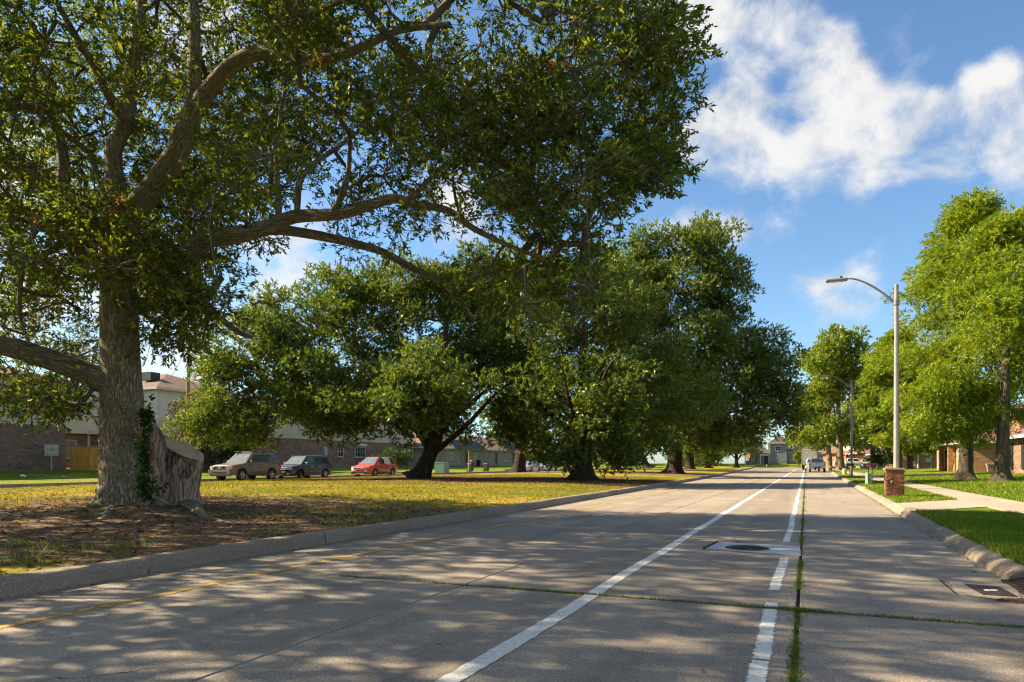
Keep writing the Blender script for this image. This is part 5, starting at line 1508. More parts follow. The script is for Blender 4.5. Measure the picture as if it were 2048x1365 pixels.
hH = thing('brick_bungalow', 'small orange brick bungalow glimpsed past the white box truck', 'house', (20, 226, 1.0))
pbox('wall', M_BRO, hH, 11, 28, 221, 231, .5, 3.9, world=True); hip(hH, 11, 28, 221, 231, 3.9, 2.6, .6, M_SHR)
win(hH, (14, 220.98, 1.9), UX, SY_, 1.6, 1.3, M_GLASS)

# ------------------------------------------------------------------ fences
def fence(label, x, y0, y1, zf, h, m, bw, rail=M_FENCE, gap=.012, posts=None, seed=0):
    rs = random.Random(seed)
    z0 = float(zf(x, (y0 + y1) / 2))
    t = thing('board_fence', label, 'fence', (x, y0, z0))
    L = y1 - y0; n = int(L / bw)
    mes = []
    for k in range(3):
        o_ = MB().hexa([(0, 0, 0), (.02, 0, 0), (.02, bw - gap, 0), (0, bw - gap, 0), (0, 0, h - .01 * k), (.02, 0, h - .01 * k), (.02, bw - gap, h - .012 * k - .005), (0, bw - gap, h - .012 * k - .005)])
        mes.append(o_)
    me = [None] * 3
    for i in range(n):
        k = rs.randrange(3)
        if me[k] is None: o_ = mes[k].build('board', m, t); me[k] = o_.data
        else: o_ = link('board', me[k], t)
        o_.location = (rs.uniform(-.004, .004), i * bw, rs.uniform(-.02, .02))
    for z in (.25, h - .25): MB().box(-.06, -.003, 0, L, z, z + .09).build('rail', rail, t)
    MB().box(-.03, .05, 0, L, h + .02, h + .06).build('cap_rail', rail, t) if posts is None else None
    for p in posts or []: MB().box(-.02, .07, p * L - .055, p * L + .055, 0, h + .06).build('post', M_POSTN, t)
    return t
fence('new orange cedar board fence between the brick wall and the cream house', -50.5, 35.3, 43.3, z_left, 1.75, M_FENCE, .14, seed=1)
fence('weathered grey board fence with two new posts behind the red car', -51.0, 76.0, 88.0, z_left, 1.85, M_OLDF, .15, M_OLDF, posts=(.0, .22, .36, .7, 1), seed=2)

# ------------------------------------------------------------------ cars
def wheel(root, x, y, r, w, side, rim=M_RIM, spokes=5, steer=0.0):
    o = MB().lathe((-w / 2 * side, 0, 0), (side, 0, 0), [(0, r * .62), (0, r * .9), (w * .12, r * .985), (w * .5, r), (w * .88, r * .985), (w, r * .9), (w, r * .66), (w * .8, r * .63)], 24).build('wheel', M_TYRE, root, smooth=False)
    o.location = (x, y, r); o.rotation_euler = (0, 0, steer)
    mb = MB().lathe((w / 2 * side * .62, 0, 0), (side, 0, 0), [(0, r * .64), (.012, r * .64), (.03, r * .58), (.004, r * .52)], 20, False)
    for k in range(spokes):
        a = 2 * math.pi * k / spokes + .3
        d_ = Vector((0, math.cos(a), math.sin(a))); q = Vector((0, -math.sin(a), math.cos(a)))
        mb.obox(Vector((w / 2 * side * .62 + .03 * side, 0, 0)) + d_ * r * .33, d_ * r * .30, q * r * .085, Vector((.012, 0, 0)))
    mb.lathe((w / 2 * side * .62 + .02 * side, 0, 0), (side, 0, 0), [(0, r * .16), (.03, r * .14)], 10)
    mb.build('rim', rim, o)
    mb = MB().lathe((w / 2 * side * .58, 0, 0), (side, 0, 0), [(0, r * .56), (.006, r * .56)], 16).build('wheel_shade', M_BLACKM, o)  # black disc standing in for the shade behind the spokes

def car(name, label, cat, loc, rz, L, W, paint, top, clear, wr, wy, green, parts, group=None, arch=.07, flare_m=None, steer=0.0, rim=M_RIM, taper=.10, trim_low=None, scale=(1, 1, 1)):
    """top: hood and deck outline as (y, z); green: (yb0, yb1, yr0, yr1, belt, roof, wb, wr)"""
    t = thing(name, label, cat, loc, rz, group)
    ys = np.unique(np.round(np.concatenate([np.linspace(-L / 2, L / 2, 40)] + [w_ + (wr + arch) * np.cos(np.linspace(0, math.pi, 15)) for w_ in wy] + [[w_ - (wr + arch) - .012, w_ + (wr + arch) + .012] for w_ in wy]), 4))
    ys = ys[(ys >= -L / 2) & (ys <= L / 2)]
    tz = np.interp(ys, [p[0] for p in top], [p[1] for p in top])
    V = []; K = 12
    for y, zt in zip(ys, tz):
        e = min(1, abs(y) / (L / 2))
        w = W / 2 * (1 - taper * e ** 5)
        zb = clear + (.10 if e > .97 else 0)
        for w_ in wy:
            R_ = wr + arch
            if abs(y - w_) < R_: zb = max(zb, wr + math.sqrt(max(0, R_ * R_ - (y - w_) ** 2)))
        zb = min(zb, zt - .12)
        m1 = zb + (zt - zb) * .12; m2 = max(zb + .02, min(zt - .1, clear + (zt - clear) * .62))
        half = [(w - .05, zb), (w - .005, m1), (w + .015, m2), (w - .02, zt - .07), (w - .10, zt - .005), (w * .5, zt + .015)]
        V += [(x, y, z) for x, z in half] + [(-x, y, z) for x, z in reversed(half)]
    n = len(ys)
    mb = MB(); mb.v = V
    mb.f = [(i * K + j, (i + 1) * K + j, (i + 1) * K + (j + 1) % K, i * K + (j + 1) % K) for i in range(n - 1) for j in range(K)]
    mb.f += [tuple(range(K)), tuple(reversed(range((n - 1) * K, n * K)))]
    b = mb.build('body', paint, t, smooth=True)
    b.modifiers.new('edge', 'EDGE_SPLIT').split_angle = R(32)
    MB().box(-W / 2 + .12, W / 2 - .12, -L / 2 + .25, L / 2 - .25, clear + .03, clear + .30).build('underbody', M_BLACKM, t)
    yb0, yb1, yr0, yr1, zb_, zr_, wb_, wr_ = green
    mb = MB().hexa([(-wb_, yb0, zb_ - .05), (wb_, yb0, zb_ - .05), (wb_, yb1, zb_ - .05), (-wb_, yb1, zb_ - .05), (-wr_, yr0, zr_), (wr_, yr0, zr_), (wr_, yr1, zr_), (-wr_, yr1, zr_)])
    mb.build('roof', paint, t, bevel=.06, seg=3)
    def patch(name, q, u0, u1, v0, v1, m, lift=.012, skew0=0, skew1=0):
        a, b_, c, d_ = (Vector(x) for x in q)       # bottom-left, bottom-right, top-right, top-left
        nrm = (b_ - a).cross(d_ - a).normalized()
        def P(u, v): return a.lerp(b_, u).lerp(d_.lerp(c, u), v)
        pts = [P(u0, v0), P(u1, v0), P(u1 + skew1, v1), P(u0 + skew0, v1)]
        return MB().prism([p + nrm * (lift - .008) for p in pts], nrm * .008).build(name, m, t)
    zb2 = zb_ - .05
    front = ((wb_, yb1, zb2), (-wb_, yb1, zb2), (-wr_, yr1, zr_), (wr_, yr1, zr_))
    rear = ((-wb_, yb0, zb2), (wb_, yb0, zb2), (wr_, yr0, zr_), (-wr_, yr0, zr_))
    patch('windshield', front, .06, .94, .10, .93, M_WIND)
    patch('rear_window', rear, .08, .92, .16, .90, M_GLASS)
    for s_ in (1, -1):
        q = ((wb_, yb0, zb2), (wb_, yb1, zb2), (wr_, yr1, zr_), (wr_, yr0, zr_)) if s_ > 0 else ((-wb_, yb1, zb2), (-wb_, yb0, zb2), (-wr_, yr0, zr_), (-wr_, yr1, zr_))
        for (u0, u1) in parts.get('side', ((.06, .30), (.33, .62), (.65, .93))):
            a, b_ = (u0, u1) if s_ > 0 else (1 - u1, 1 - u0)
            patch('side_window', q, a, b_, .16, .88, M_GLASS)
        for yy in wy:
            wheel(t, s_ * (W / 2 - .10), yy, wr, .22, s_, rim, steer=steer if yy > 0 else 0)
            pts = [(s_ * (W / 2 - .005), yy + (wr + arch) * math.cos(a), wr + (wr + arch) * math.sin(a)) for a in np.linspace(-.15, math.pi + .15, 14)]
            MB().tube(pts, .028, 5).build('wheel_arch', flare_m or paint, t)
        MB().obox((s_ * (wb_ + .10), yb1 - .42, zb_ + .10), (.09, 0, 0), (0, .05, 0), (0, 0, .06)).build('mirror', parts.get('mirror', paint), t, bevel=.02)
        for yy in parts.get('handles', (.15, -.75)):
            MB().obox((s_ * (W / 2 + .012), yy, zb_ - .16), (.012, 0, 0), (0, .09, 0), (0, 0, .016)).build('door_handle', parts.get('handle_m', M_STEEL), t)
        for yy in parts.get('seams', (.55, -.40)):
            MB().obox((s_ * (W / 2 + .0), yy, (zb_ + clear) / 2 + .05), (.017, 0, 0), (0, .006, 0), (0, 0, (zb_ - clear) / 2 - .12)).build('door_seam', M_BLACKM, t)
        yl = L / 2
        for nm, m, x, z, dx, dz, off, tilt in parts.get('front', ()):
            MB().obox((s_ * x, yl + off, z), (dx, -tilt * dx * s_, 0), (0, .05, 0), (0, 0, dz)).build(nm, m, t, bevel=.015)
        for nm, m, x, z, dx, dz, off in parts.get('rear', ()):
            MB().obox((s_ * x, -yl + off, z), (dx, 0, 0), (0, .05, 0), (0, 0, dz)).build(nm, m, t, bevel=.015)
        MB().obox((s_ * (W / 2 - .01), (wy[0] + wy[1]) / 2, clear + .09), (.022, 0, 0), (0, (wy[1] - wy[0]) / 2 - wr - arch - .01, 0), (0, 0, .085)).build('rocker_panel', trim_low or paint, t)
    t.scale = scale
    for nm, m, x, z, dx, dz, y, dy in parts.get('mid', ()):
        MB().obox((x, y, z), (dx, 0, 0), (0, dy, 0), (0, 0, dz)).build(nm, m, t, bevel=.012)
    return t
M_WIND = plain('windshield_glass', (.16, .19, .19), .08, 0, 1.0, grime=.35, scale=2.0)
CG = 'cars parked along the service street'
SZ = .0
pi = math.pi
h = 4.55 / 2
car('parked_suv', 'boxy tan off-road vehicle with grey bumper parked leftmost', 'car', (-35.1, 36.9, SZ), pi, 4.55, 1.86, M_TAN,
    [(-h, 1.02), (-h + .08, 1.12), (h - 1.35, 1.14), (h - 1.2, 1.10), (h - .35, 1.00), (h - .06, .93), (h, .80)], .40, .37, (-1.38, 1.33), (-h + .05, h - 1.28, -h + .22, h - 2.05, 1.13, 1.72, .86, .70),
    dict(side=((.04, .22), (.26, .52), (.55, .90)), front=[('headlight', M_LAMP, .70, .82, .17, .11, -.03, .35), ('indicator', M_AMBER, .86, .82, .03, .11, -.14, .6), ('fog_light', M_LAMP, .62, .52, .06, .05, .05, 0)],
         rear=[('tail_light', M_TAIL, .84, .98, .05, .20, .0)],
         mid=[('bumper', M_PLASTIC, 0, .57, .88, .14, h - .02, .12), ('lower_bumper', M_PLASTIC, 0, .40, .78, .06, h - .05, .10), ('air_intake', M_BLACKM, 0, .56, .48, .035, h + .105, .01), ('grille', M_BLACKM, 0, .84, .46, .10, h - .02, .05), ('grille_bar', M_STEEL, -.20, .84, .022, .10, h + .035, .01), ('grille_bar', M_STEEL, .20, .84, .022, .10, h + .035, .01),
              ('emblem', M_STEEL, 0, .84, .075, .075, h + .04, .012), ('roof_panel', M_TAN, 0, 1.74, .55, .035, -.75, .75), ('roof_rail', M_PLASTIC, -.62, 1.80, .03, .03, -.55, .95), ('roof_rail', M_PLASTIC, .62, 1.80, .03, .03, -.55, .95), ('rack_bar', M_PLASTIC, 0, 1.82, .62, .02, .25, .03), ('rack_bar', M_PLASTIC, 0, 1.82, .62, .02, -.75, .03), ('rear_bumper', M_PLASTIC, 0, .55, .86, .12, -h + .0, .10), ('step_bar', M_PLASTIC, .93, .40, .04, .035, -.02, .9), ('step_bar', M_PLASTIC, -.93, .40, .04, .035, -.02, .9)], seams=(.62, -.30)), CG, .09, M_PLASTIC, trim_low=M_PLASTIC, scale=(1.04, 1.02, 1.09))
h = 4.85 / 2
car('parked_suv', 'dark grey crossover with turned front wheels parked behind the tan car', 'car', (-35.1, 42.7, SZ), pi, 4.85, 1.88, M_GRAPH,
    [(-h, .95), (-h + .1, 1.05), (h - 1.35, 1.08), (h - 1.15, 1.03), (h - .35, .92), (h - .08, .80), (h, .62)], .26, .36, (-1.48, 1.41), (-h + .04, h - 1.18, -h + .42, h - 2.10, 1.06, 1.66, .87, .66),
    dict(side=((.07, .25), (.28, .55), (.58, .90)), front=[('headlight', M_LAMP, .66, .74, .20, .07, -.06, .4), ('fog_light', M_LAMP, .64, .40, .06, .05, -.02, .2)], rear=[('tail_light', M_TAIL, .78, .92, .12, .09, .03)],
         mid=[('grille', M_BLACKM, 0, .70, .42, .10, h - .03, .05), ('grille_bar', M_STEEL, 0, .70, .42, .012, h + .025, .01), ('air_intake', M_BLACKM, 0, .42, .46, .07, h - .02, .05), ('bumper_lip', M_STEEL, 0, .53, .45, .02, h + .02, .03), ('roof_rail', M_STEEL, -.60, 1.69, .02, .02, -.5, 1.0), ('roof_rail', M_STEEL, .60, 1.69, .02, .02, -.5, 1.0)], mirror=M_STEEL), CG, .06, steer=.45, scale=(1.03, 1, 1.06))
h = 4.69 / 2
rc = car('parked_suv', 'orange red crossover with plastic sheet taped over its rear window', 'car', (-35.1, 52.3, SZ), pi, 4.69, 1.88, M_REDP,
    [(-h, .92), (-h + .1, 1.06), (h - 1.35, 1.08), (h - 1.1, 1.02), (h - .35, .90), (h - .08, .76), (h, .58)], .24, .35, (-1.36, 1.34), (-h + .04, h - 1.02, -h + .62, h - 2.05, 1.06, 1.66, .87, .64),
    dict(side=((.10, .26), (.30, .56), (.60, .90)), front=[('headlight', M_LAMP, .66, .80, .20, .065, -.06, .45), ('fog_light', M_LAMP, .66, .50, .12, .04, -.01, .3)], rear=[('tail_light', M_TAIL, .76, .95, .14, .09, .03)],
         mid=[('grille', M_STEEL, 0, .69, .42, .10, h - .02, .05), ('grille_bar', M_BLACKM, 0, .73, .38, .012, h + .033, .01), ('grille_bar', M_BLACKM, 0, .67, .38, .012, h + .033, .01), ('emblem', M_BLACKM, 0, .70, .08, .05, h + .036, .012), ('bumper', M_BLACKM, 0, .34, .80, .09, h - .04, .06), ('skid_plate', M_STEEL, 0, .27, .46, .02, h + .0, .04), ('spoiler', M_SILV, 0, 1.64, .55, .02, -h + .62, .16)]), CG, .06, M_PLASTIC, trim_low=M_BLACKM, scale=(1.03, 1, 1.06))
MB().prism([(-.935, -.05, 1.07), (-.935, -1.0, 1.07), (-.73, -.90, 1.60), (-.73, -.15, 1.62)], (-.05, 0, .03)).build('plastic_sheet', M_BAG, rc, bevel=.02)
h = 4.8 / 2
sed_top = [(-h, .80), (-h + .1, .95), (-h + .8, .98), (h - 1.5, .98), (h - 1.2, .93), (h - .3, .80), (h - .06, .68), (h, .55)]
sed = dict(front=[('headlight', M_LAMP, .62, .66, .18, .06, -.06, .35)], rear=[('tail_light', M_TAIL, .66, .82, .18, .07, .02)], mid=[('grille', M_BLACKM, 0, .62, .30, .06, h - .02, .03), ('air_intake', M_BLACKM, 0, .36, .5, .06, h - .03, .05)], side=((.22, .48), (.52, .80)))
car('parked_sedan', 'beige silver sedan parked behind the forked oak', 'car', (-35.0, 89.5, SZ), pi, 4.8, 1.8, M_SILV, sed_top, .22, .32, (-1.35, 1.4), (-h + .75, h - 1.15, -h + 1.35, h - 1.95, .97, 1.45, .82, .62), sed, CG)
car('parked_sedan', 'pale blue grey car parked next behind the beige sedan', 'car', (-34.9, 96.6, SZ), pi, 4.8, 1.8, M_BLUEG, sed_top, .22, .32, (-1.35, 1.4), (-h + .45, h - 1.15, -h + .9, h - 1.95, .97, 1.52, .82, .62), sed, CG)
car('parked_sedan', 'white car half hidden by the skirt of the dense oak', 'car', (-34.9, 112, SZ), pi, 4.8, 1.8, M_WPAINT, sed_top, .22, .32, (-1.35, 1.4), (-h + .45, h - 1.15, -h + .9, h - 1.95, .97, 1.48, .82, .62), sed, CG)
def pickup(label, loc, rz, plate=True, group='vehicles along the far kerb'):
    h = 5.9 / 2
    return car('pickup_truck', label, 'pickup', loc, rz, 5.9, 2.03, M_WPAINT, [(-h, 1.28), (-h + 1.9, 1.28), (-h + 1.95, 1.22), (h - 1.7, 1.24), (h - 1.4, 1.20), (h - .2, 1.12), (h - .05, 1.0), (h, .85)], .48, .42, (-1.75, 1.95), (-h + 1.95, h - 1.35, -h + 2.12, h - 2.1, 1.24, 1.88, .93, .74),
        dict(side=((.06, .44), (.50, .90)), front=[('headlight', M_LAMP, .80, 1.0, .16, .10, -.02, .2)], rear=[('tail_light', M_TAIL, .94, 1.02, .07, .19, .02)],
             mid=[('grille', M_BLACKM, 0, .95, .62, .16, h - .01, .04), ('bumper', M_STEEL, 0, .62, .98, .12, h + .02, .10), ('rear_bumper', M_WPAINT, 0, .66, .98, .12, -h - .03, .10), ('tailgate', M_WPAINT, 0, 1.02, .80, .22, -h - .02, .03), ('emblem', M_BLACKM, 0, 1.12, .13, .045, -h - .055, .012), ('licence_plate', M_PLASTIC, 0, .66, .16, .08, -h - .135, .012), ('step_pad', M_BLACKM, -.30, .66, .08, .09, -h - .132, .01), ('step_pad', M_BLACKM, .30, .66, .08, .09, -h - .132, .01), ('brake_light', M_TAIL, 0, 1.84, .22, .03, -h + 2.06, .03)], handles=(.5, -.5), seams=(1.1, 0.05), mirror=M_BLACKM), group, .08)
pk = at(1635, 944, 95)
pickup('white pickup with its tailgate toward us parked at the far kerb', (pk.x, pk.y + 2.9, 0), 0)
pickup('white pickup ahead of the other one, mostly hidden behind it', (pk.x - .55, pk.y + 11.5, 0), 0)
dv = at(1696, 932, 128)
pickup('white pickup standing side on in the driveway before the arched house', (dv.x + .6, dv.y, float(z_right(dv.x, dv.y)) + .04), -pi / 2 + .12)
bt = at(1619, 940, 122)
t = thing('box_truck', 'white box truck parked at the far kerb beyond the pickups', 'truck', (bt.x, bt.y, 0))
MB().box(-1.25, 1.25, 0, 6.2, .95, 3.65).build('cargo_box', M_WPAINT, t, bevel=.04)
for x0, x1 in ((-1.24, -1.14), (1.14, 1.24)): MB().box(x0, x1, -.03, -.001, .95, 3.62).build('corner_post', M_STEEL, t)
MB().box(-1.13, 1.13, -.03, -.001, 3.48, 3.62).build('door_header', M_STEEL, t)
MB().box(-1.1, 1.1, -.022, -.001, 1.0, 3.46).build('roller_door', plain('pale_grey_door', (.48, .50, .47), .5), t)
MB().box(-1.2, 1.2, -.25, -.02, .55, .75).build('rear_bumper', M_BLACKM, t)
MB().box(-.5, .5, 0, 7.5, .5, .93).build('chassis', M_BLACKM, t)
MB().hexa([(-1.0, 6.3, .6), (1.0, 6.3, .6), (1.0, 8.1, .6), (-1.0, 8.1, .6), (-.95, 6.3, 2.5), (.95, 6.3, 2.5), (.9, 7.2, 2.5), (-.9, 7.2, 2.5)]).build('cab', M_WPAINT, t, bevel=.08)
for s_ in (-1, 1):
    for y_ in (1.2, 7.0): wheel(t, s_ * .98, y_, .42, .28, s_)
    MB().box(s_ * 1.0 - .1, s_ * 1.0 + .1, -.28, -.26, .58, .72).build('tail_light', M_TAIL, t)
    MB().box(s_ * .9 - .28, s_ * .9 + .28, .35, .37, .25, .93).build('mud_flap', M_BLACKM, t)
# ------------------------------------------------------------------ street furniture
def lamp_post(label, base, h=8.15):
    t = thing('street_lamp', label, 'street lamp', tuple(base), 0, 'street lamps along the verge')
    MB().tube([(0, 0, -.1), (0, 0, h * .5), (0, 0, h)], [.115, .095, .075], 12).build('pole', M_POLE, t, smooth=False)
    MB().lathe((0, 0, h), (0, 0, 1), [(0, .09), (.05, .075), (.10, .02)], 12).build('pole_cap', M_LUM, t)
    MB().lathe((0, 0, h - .75), (0, 0, 1), [(0, .115), (.22, .115)], 12).build('clamp', M_LUM, t)
    arm = []
    for i in range(11):
        a = i / 10 * pi / 2
        arm.append((-.08 - 1.62 * (1 - math.cos(a)) * .4 - 1.62 * math.sin(a) * .6, 0, h - .64 + 1.12 * math.sin(a)))
    arm.append((-1.8, 0, h + .485))
    MB().tube(arm, [.042] * 6 + [.034] * 6, 8).build('arm', M_LUM, t, smooth=True)
    l = MB().box(-2.58, -1.76, -.14, .14, h + .41, h + .51).build('luminaire', M_LUM, t, bevel=.035)
    MB().lathe((-2.0, 0, h + .51), (0, 0, 1), [(0, .05), (.09, .05), (.11, .02)], 8).build('photocell', M_BLACKM, l)
    MB().box(-2.48, -1.9, -.10, .10, h + .395, h + .409).build('lens', M_LAMP, l)
b1 = at(1793, 963, 28.0); b2 = at(1703, 954, 60)
lamp_post('tall nearer street lamp with grey pole behind the brick mailbox', (b1.x, b1.y, .13))
lamp_post('farther street lamp with thin pole in front of the sycamores', (b2.x, b2.y, .13))

# brick mailbox, brick by brick
t = thing('brick_mailbox', 'stained brick mailbox pillar standing at the kerb', 'mailbox', (2.58, 25.2, .12))
M_PB = brick = mat('pillar_brick', lambda g: pbsdf(g, g.mix(g.smooth(g.math('ADD', g.noise(pos(g), 2.6, 5, .7), g.math('MULTIPLY', g.new('ShaderNodeSeparateXYZ').outputs[2] if False else g.noise(pos(g), 1.1, 2, .5), .35)), .56, .82), g.mix(orand(g), (.30, .115, .055), (.21, .075, .04)), (.045, .026, .020)), .85, 0, .2, g.bump(g.noise(pos(g), 40, 4, .7), .5, .01)))
hw, hd, H = .26, .30, .88
MB().box(-hw + .012, hw - .012, -hd + .012, hd - .012, -.05, H).build('mortar_core', plain('old_mortar', (.17, .125, .09), .9), t)
bm = {}
def brick_at(c, lx, ly):
    k = (round(lx, 3), round(ly, 3))
    if k not in bm: bm[k] = MB().box(-lx / 2, lx / 2, -ly / 2, ly / 2, 0, .060).build('brick', M_PB, t, bevel=.004).data; o_ = t.children[-1]; o_ = [c_ for c_ in COL.objects if c_.data == bm[k]][0]
    else:
        o_ = link('brick', bm[k], t); md = o_.modifiers.new('bevel', 'BEVEL'); md.width = .004; md.segments = 1
    o_.location = (c[0] + rng.uniform(-.003, .003), c[1] + rng.uniform(-.003, .003), c[2])
for i in range(12):
    z = .0 + i * .072
    for s_ in (-1, 1):
        n = 3; ln = (2 * hw + (0 if i % 2 else -.10)) / n
        for j in range(n): brick_at((-(n * ln) / 2 + (j + .5) * ln, s_ * (hd - .045), z), ln - .010, .09)
        L2 = 2 * hd - .18 - .008; n2 = 2
        for j in range(n2): brick_at((s_ * (hw - .045 - (0 if i % 2 else 0)), -L2 / 2 + (j + .5) * L2 / n2, z), .09, L2 / n2 - .010)
MB().box(-hw - .025, hw + .025, -hd - .025, hd + .025, H - .012, H + .05).build('cap', plain('mortar_cap', (.30, .20, .12), .9), t, bevel=.012)
MB().lathe((-.10, -hd - .002, .50), (0, -1, 0), [(0, .042), (.006, .04), (.008, .0)], 12).build('pale_disc', plain('pale_patch', (.34, .25, .15), .8), t)
MB().box(-hw - .012, -hw, -.13, .13, .52, .78).build('mail_door', M_BLACKM, t)

def mailbox(label, p, red=False):
    t = thing('post_mailbox', label, 'mailbox', (p.x, p.y, .13), 0, 'black mailboxes on thin posts')
    prof = [(-.0, -.085)] + [(0, 0)]
    sec = [(-.085, .86), (.085, .86), (.085, .98)] + [(.085 * math.cos(a), .98 + .085 * math.sin(a)) for a in np.linspace(.2, pi - .2, 7)] + [(-.085, .98)]
    MB().prism([(-.26, y_, z_) for y_, z_ in sec], (.52, 0, 0)).build('box', M_BLACKM, t)
    MB().box(-.275, -.262, -.08, .08, .87, 1.04).build('door', M_BLACKM, t)
    for x in (-.06, .12): MB().tube([(x, 0, -.05), (x, 0, .86)], .018, 6).build('post', M_BLACKM, t)
    MB().box(-.16, .02, -.089, -.087, .90, .99).build('flag', M_REDS if red else M_PLASTIC, t)
mailbox('black mailbox with a red mark behind the green utility pedestal', at(1740, 960, 33.5), True)
mailbox('black mailbox beside the thin lamp pole', at(1701, 950, 57))

def pedestal(label, p, r, h, m, cat='utility pedestal'):
    t = thing('utility_pedestal', label, cat, (p.x, p.y, .12), 0, 'utility pedestals on the verge')
    MB().lathe((0, 0, 0), (0, 0, 1), [(0, r), (h * .82, r * .96), (h * .84, r * 1.06), (h * .95, r * 1.02), (h, r * .7)], 14).build('shell', m, t)
    MB().box(-.04, .04, -r - .012, -r + .02, h * .4, h * .52).build('latch', M_BLACKM, t)
pedestal('fat green utility pedestal beside the near black mailbox', gr(1737, 971, .13), .145, .62, M_UTIL)
pedestal('pale yellow pedestal on the lawn by the thin lamp pole', gr(1689, 949, .13), .20, .55, M_UTILY)
pedestal('small green pedestal beside the white pickup', gr(1661, 942, .13), .20, .62, M_UTIL)

# speed sign on a leaning post
p = gr(1490, 937.5, .18)
t = thing('speed_sign', 'leaning white speed limit sign with yellow school plate on the median tip', 'sign', (p.x, p.y, .18), 0)
lean = .25
MB().tube([(0, 0, -.2), (lean * 3.1 / 3.1 * .78, 0, 3.05)], .03, 6).build('post', M_STEEL, t)
def plate(nm, z0, z1, m):
    return MB().hexa([(-.30 + z0 * .25, -.06, z0), (.30 + z0 * .25, -.06, z0 + .0), (.30 + z0 * .25, -.045, z0), (-.30 + z0 * .25, -.045, z0), (-.30 + z1 * .25, -.06, z1), (.30 + z1 * .25, -.06, z1), (.30 + z1 * .25, -.045, z1), (-.30 + z1 * .25, -.045, z1)]).build(nm, m, t)
pl = plate('limit_plate', 1.55, 2.66, M_SIGNW); py_ = plate('school_plate', 2.68, 3.05, M_SIGNY)
def text(s_, size, loc, parent, m):
    c = bpy.data.curves.new('lettering', 'FONT'); c.body = s_; c.size = size; c.align_x = 'CENTER'; c.align_y = 'CENTER'; c.extrude = .002
    c.materials.append(m)
    tmp = bpy.data.objects.new('lettering_curve', c); COL.objects.link(tmp)
    bpy.context.view_layer.update()
    me_ = bpy.data.meshes.new_from_object(tmp.evaluated_get(bpy.context.evaluated_depsgraph_get()))
    bpy.data.objects.remove(tmp)
    o_ = link('lettering', me_, parent, loc); o_.rotation_euler = (pi / 2, 0, 0)
text('SCHOOL', .14, (.715, -.064, 2.865), py_, M_BLACKM)
text('SPEED', .15, (.625, -.064, 2.52), pl, M_BLACKM); text('LIMIT', .15, (.59, -.064, 2.34), pl, M_BLACKM); text('20', .48, (.50, -.064, 1.93), pl, M_BLACKM)

# left side: meter bank, chair, pole, posts
p = at(103, 940, 50.2)
t = thing('meter_bank', 'grey electric meter bank with four dials on a post before the brick wall', 'meter box', lz(p))
MB().tube([(0, 0, -.1), (0, 0, 1.1)], .055, 8).build('post', M_STEEL, t)
n_ = Vector((.85, -.5, 0)).normalized(); u_ = Vector((.5, .85, 0))
u_ = Vector((-n_.y, n_.x, 0))
cab_ = MB().obox((0, 0, 1.50), u_ * .42, n_ * .12, (0, 0, .40)).build('cabinet', M_STEEL, t, bevel=.01)
for a_, b_ in ((-1, -1), (1, -1), (-1, 1), (1, 1)):
    MB().lathe(Vector((0, 0, 1.50)) + u_ * a_ * .17 + n_ * .12 + Vector((0, 0, b_ * .17)), n_, [(0, .105), (.05, .10), (.09, .085), (.10, .0)], 12).build('dial', M_UTILY, cab_)
p = at(138, 942, 50.4)
t = thing('wicker_chair', 'round backed tan wicker chair standing beside the cedar fence', 'chair', lz(p), R(65))
MB().lathe((0, 0, .42), (0, 0, 1), [(0, .26), (.03, .28), (.06, .26)], 14).build('seat', M_WICK, t)
arc = [(.27 * math.cos(a), .22, .48 + .62 * math.sin(a)) for a in np.linspace(0, pi, 11)]
MB().tube(arc, .022, 6).build('back_frame', M_WICK, t)
for x in (-.16, -.08, 0, .08, .16): MB().tube([(x, .22, .48), (x, .24, .48 + .62 * math.sqrt(max(0, 1 - (x / .27) ** 2)))], .012, 5).build('spindle', M_WICK, t)
for x in (-.2, .2):
    for y in (-.18, .18): MB().tube([(x, y, .43), (x * 1.2, y * 1.2, 0)], .02, 6).build('leg', M_WICK, t)
    MB().tube([(x * 1.35, .22, .62), (x * 1.4, -.12, .66), (x * 1.35, -.2, .45)], .018, 6).build('armrest', M_WICK, t)
p = at(376, 938, 52)
t = thing('utility_pole', 'tall wooden utility pole rising beside the crape myrtle', 'utility pole', lz(p))
MB().tube([(0, 0, -.2), (0, 0, 5), (.12, 0, 10.5)], [.15, .13, .10], 10).build('pole', M_PWOOD, t)
MB().box(-.9, 1.0, -.05, .05, 9.6, 9.72).build('crossarm', M_PWOOD, t)
for x in (-.8, .05, .9): MB().lathe((x, 0, 9.72), (0, 0, 1), [(0, .04), (.12, .05), (.16, .02)], 8).build('insulator', M_STEEL, t)
q0 = Vector((p.x, p.y, lz(p)[2] + 9.8))
w_ = thing('service_wire', 'thin black service wire from the utility pole to the cream house', 'wire', tuple(q0))
MB().tube([Vector((0, 0, 0)).lerp(Vector((-53.5, 46, 8.2)) - q0, k / 8) + Vector((0, 0, -.5 * math.sin(pi * k / 8))) for k in range(9)], .015, 4).build('strand', M_BLACKM, w_)
p = gr(394, 957, .0)
t = thing('wooden_post', 'short wooden post at the kerb left of the tan car', 'post', (-37.0, gr(394, 957).y * .93, .1))
MB().box(-.07, .07, -.07, .07, -.1, 1.05).build('shaft', M_PWOOD, t, bevel=.01); MB().box(-.09, .09, -.09, .09, 1.05, 1.16).build('number_cap', M_SIGNW, t)
p = at(938, 936, 84)
t = thing('wooden_post', 'bare wooden post on the lawn before the whitewashed house', 'post', lz(p))
MB().tube([(0, 0, -.1), (0, 0, 2.55)], [.12, .10], 8).build('shaft', M_PWOOD, t); MB().box(-.14, .14, -.14, .14, 2.55, 2.62).build('cap', M_PWOOD, t)
p = at(650, 930, 82)
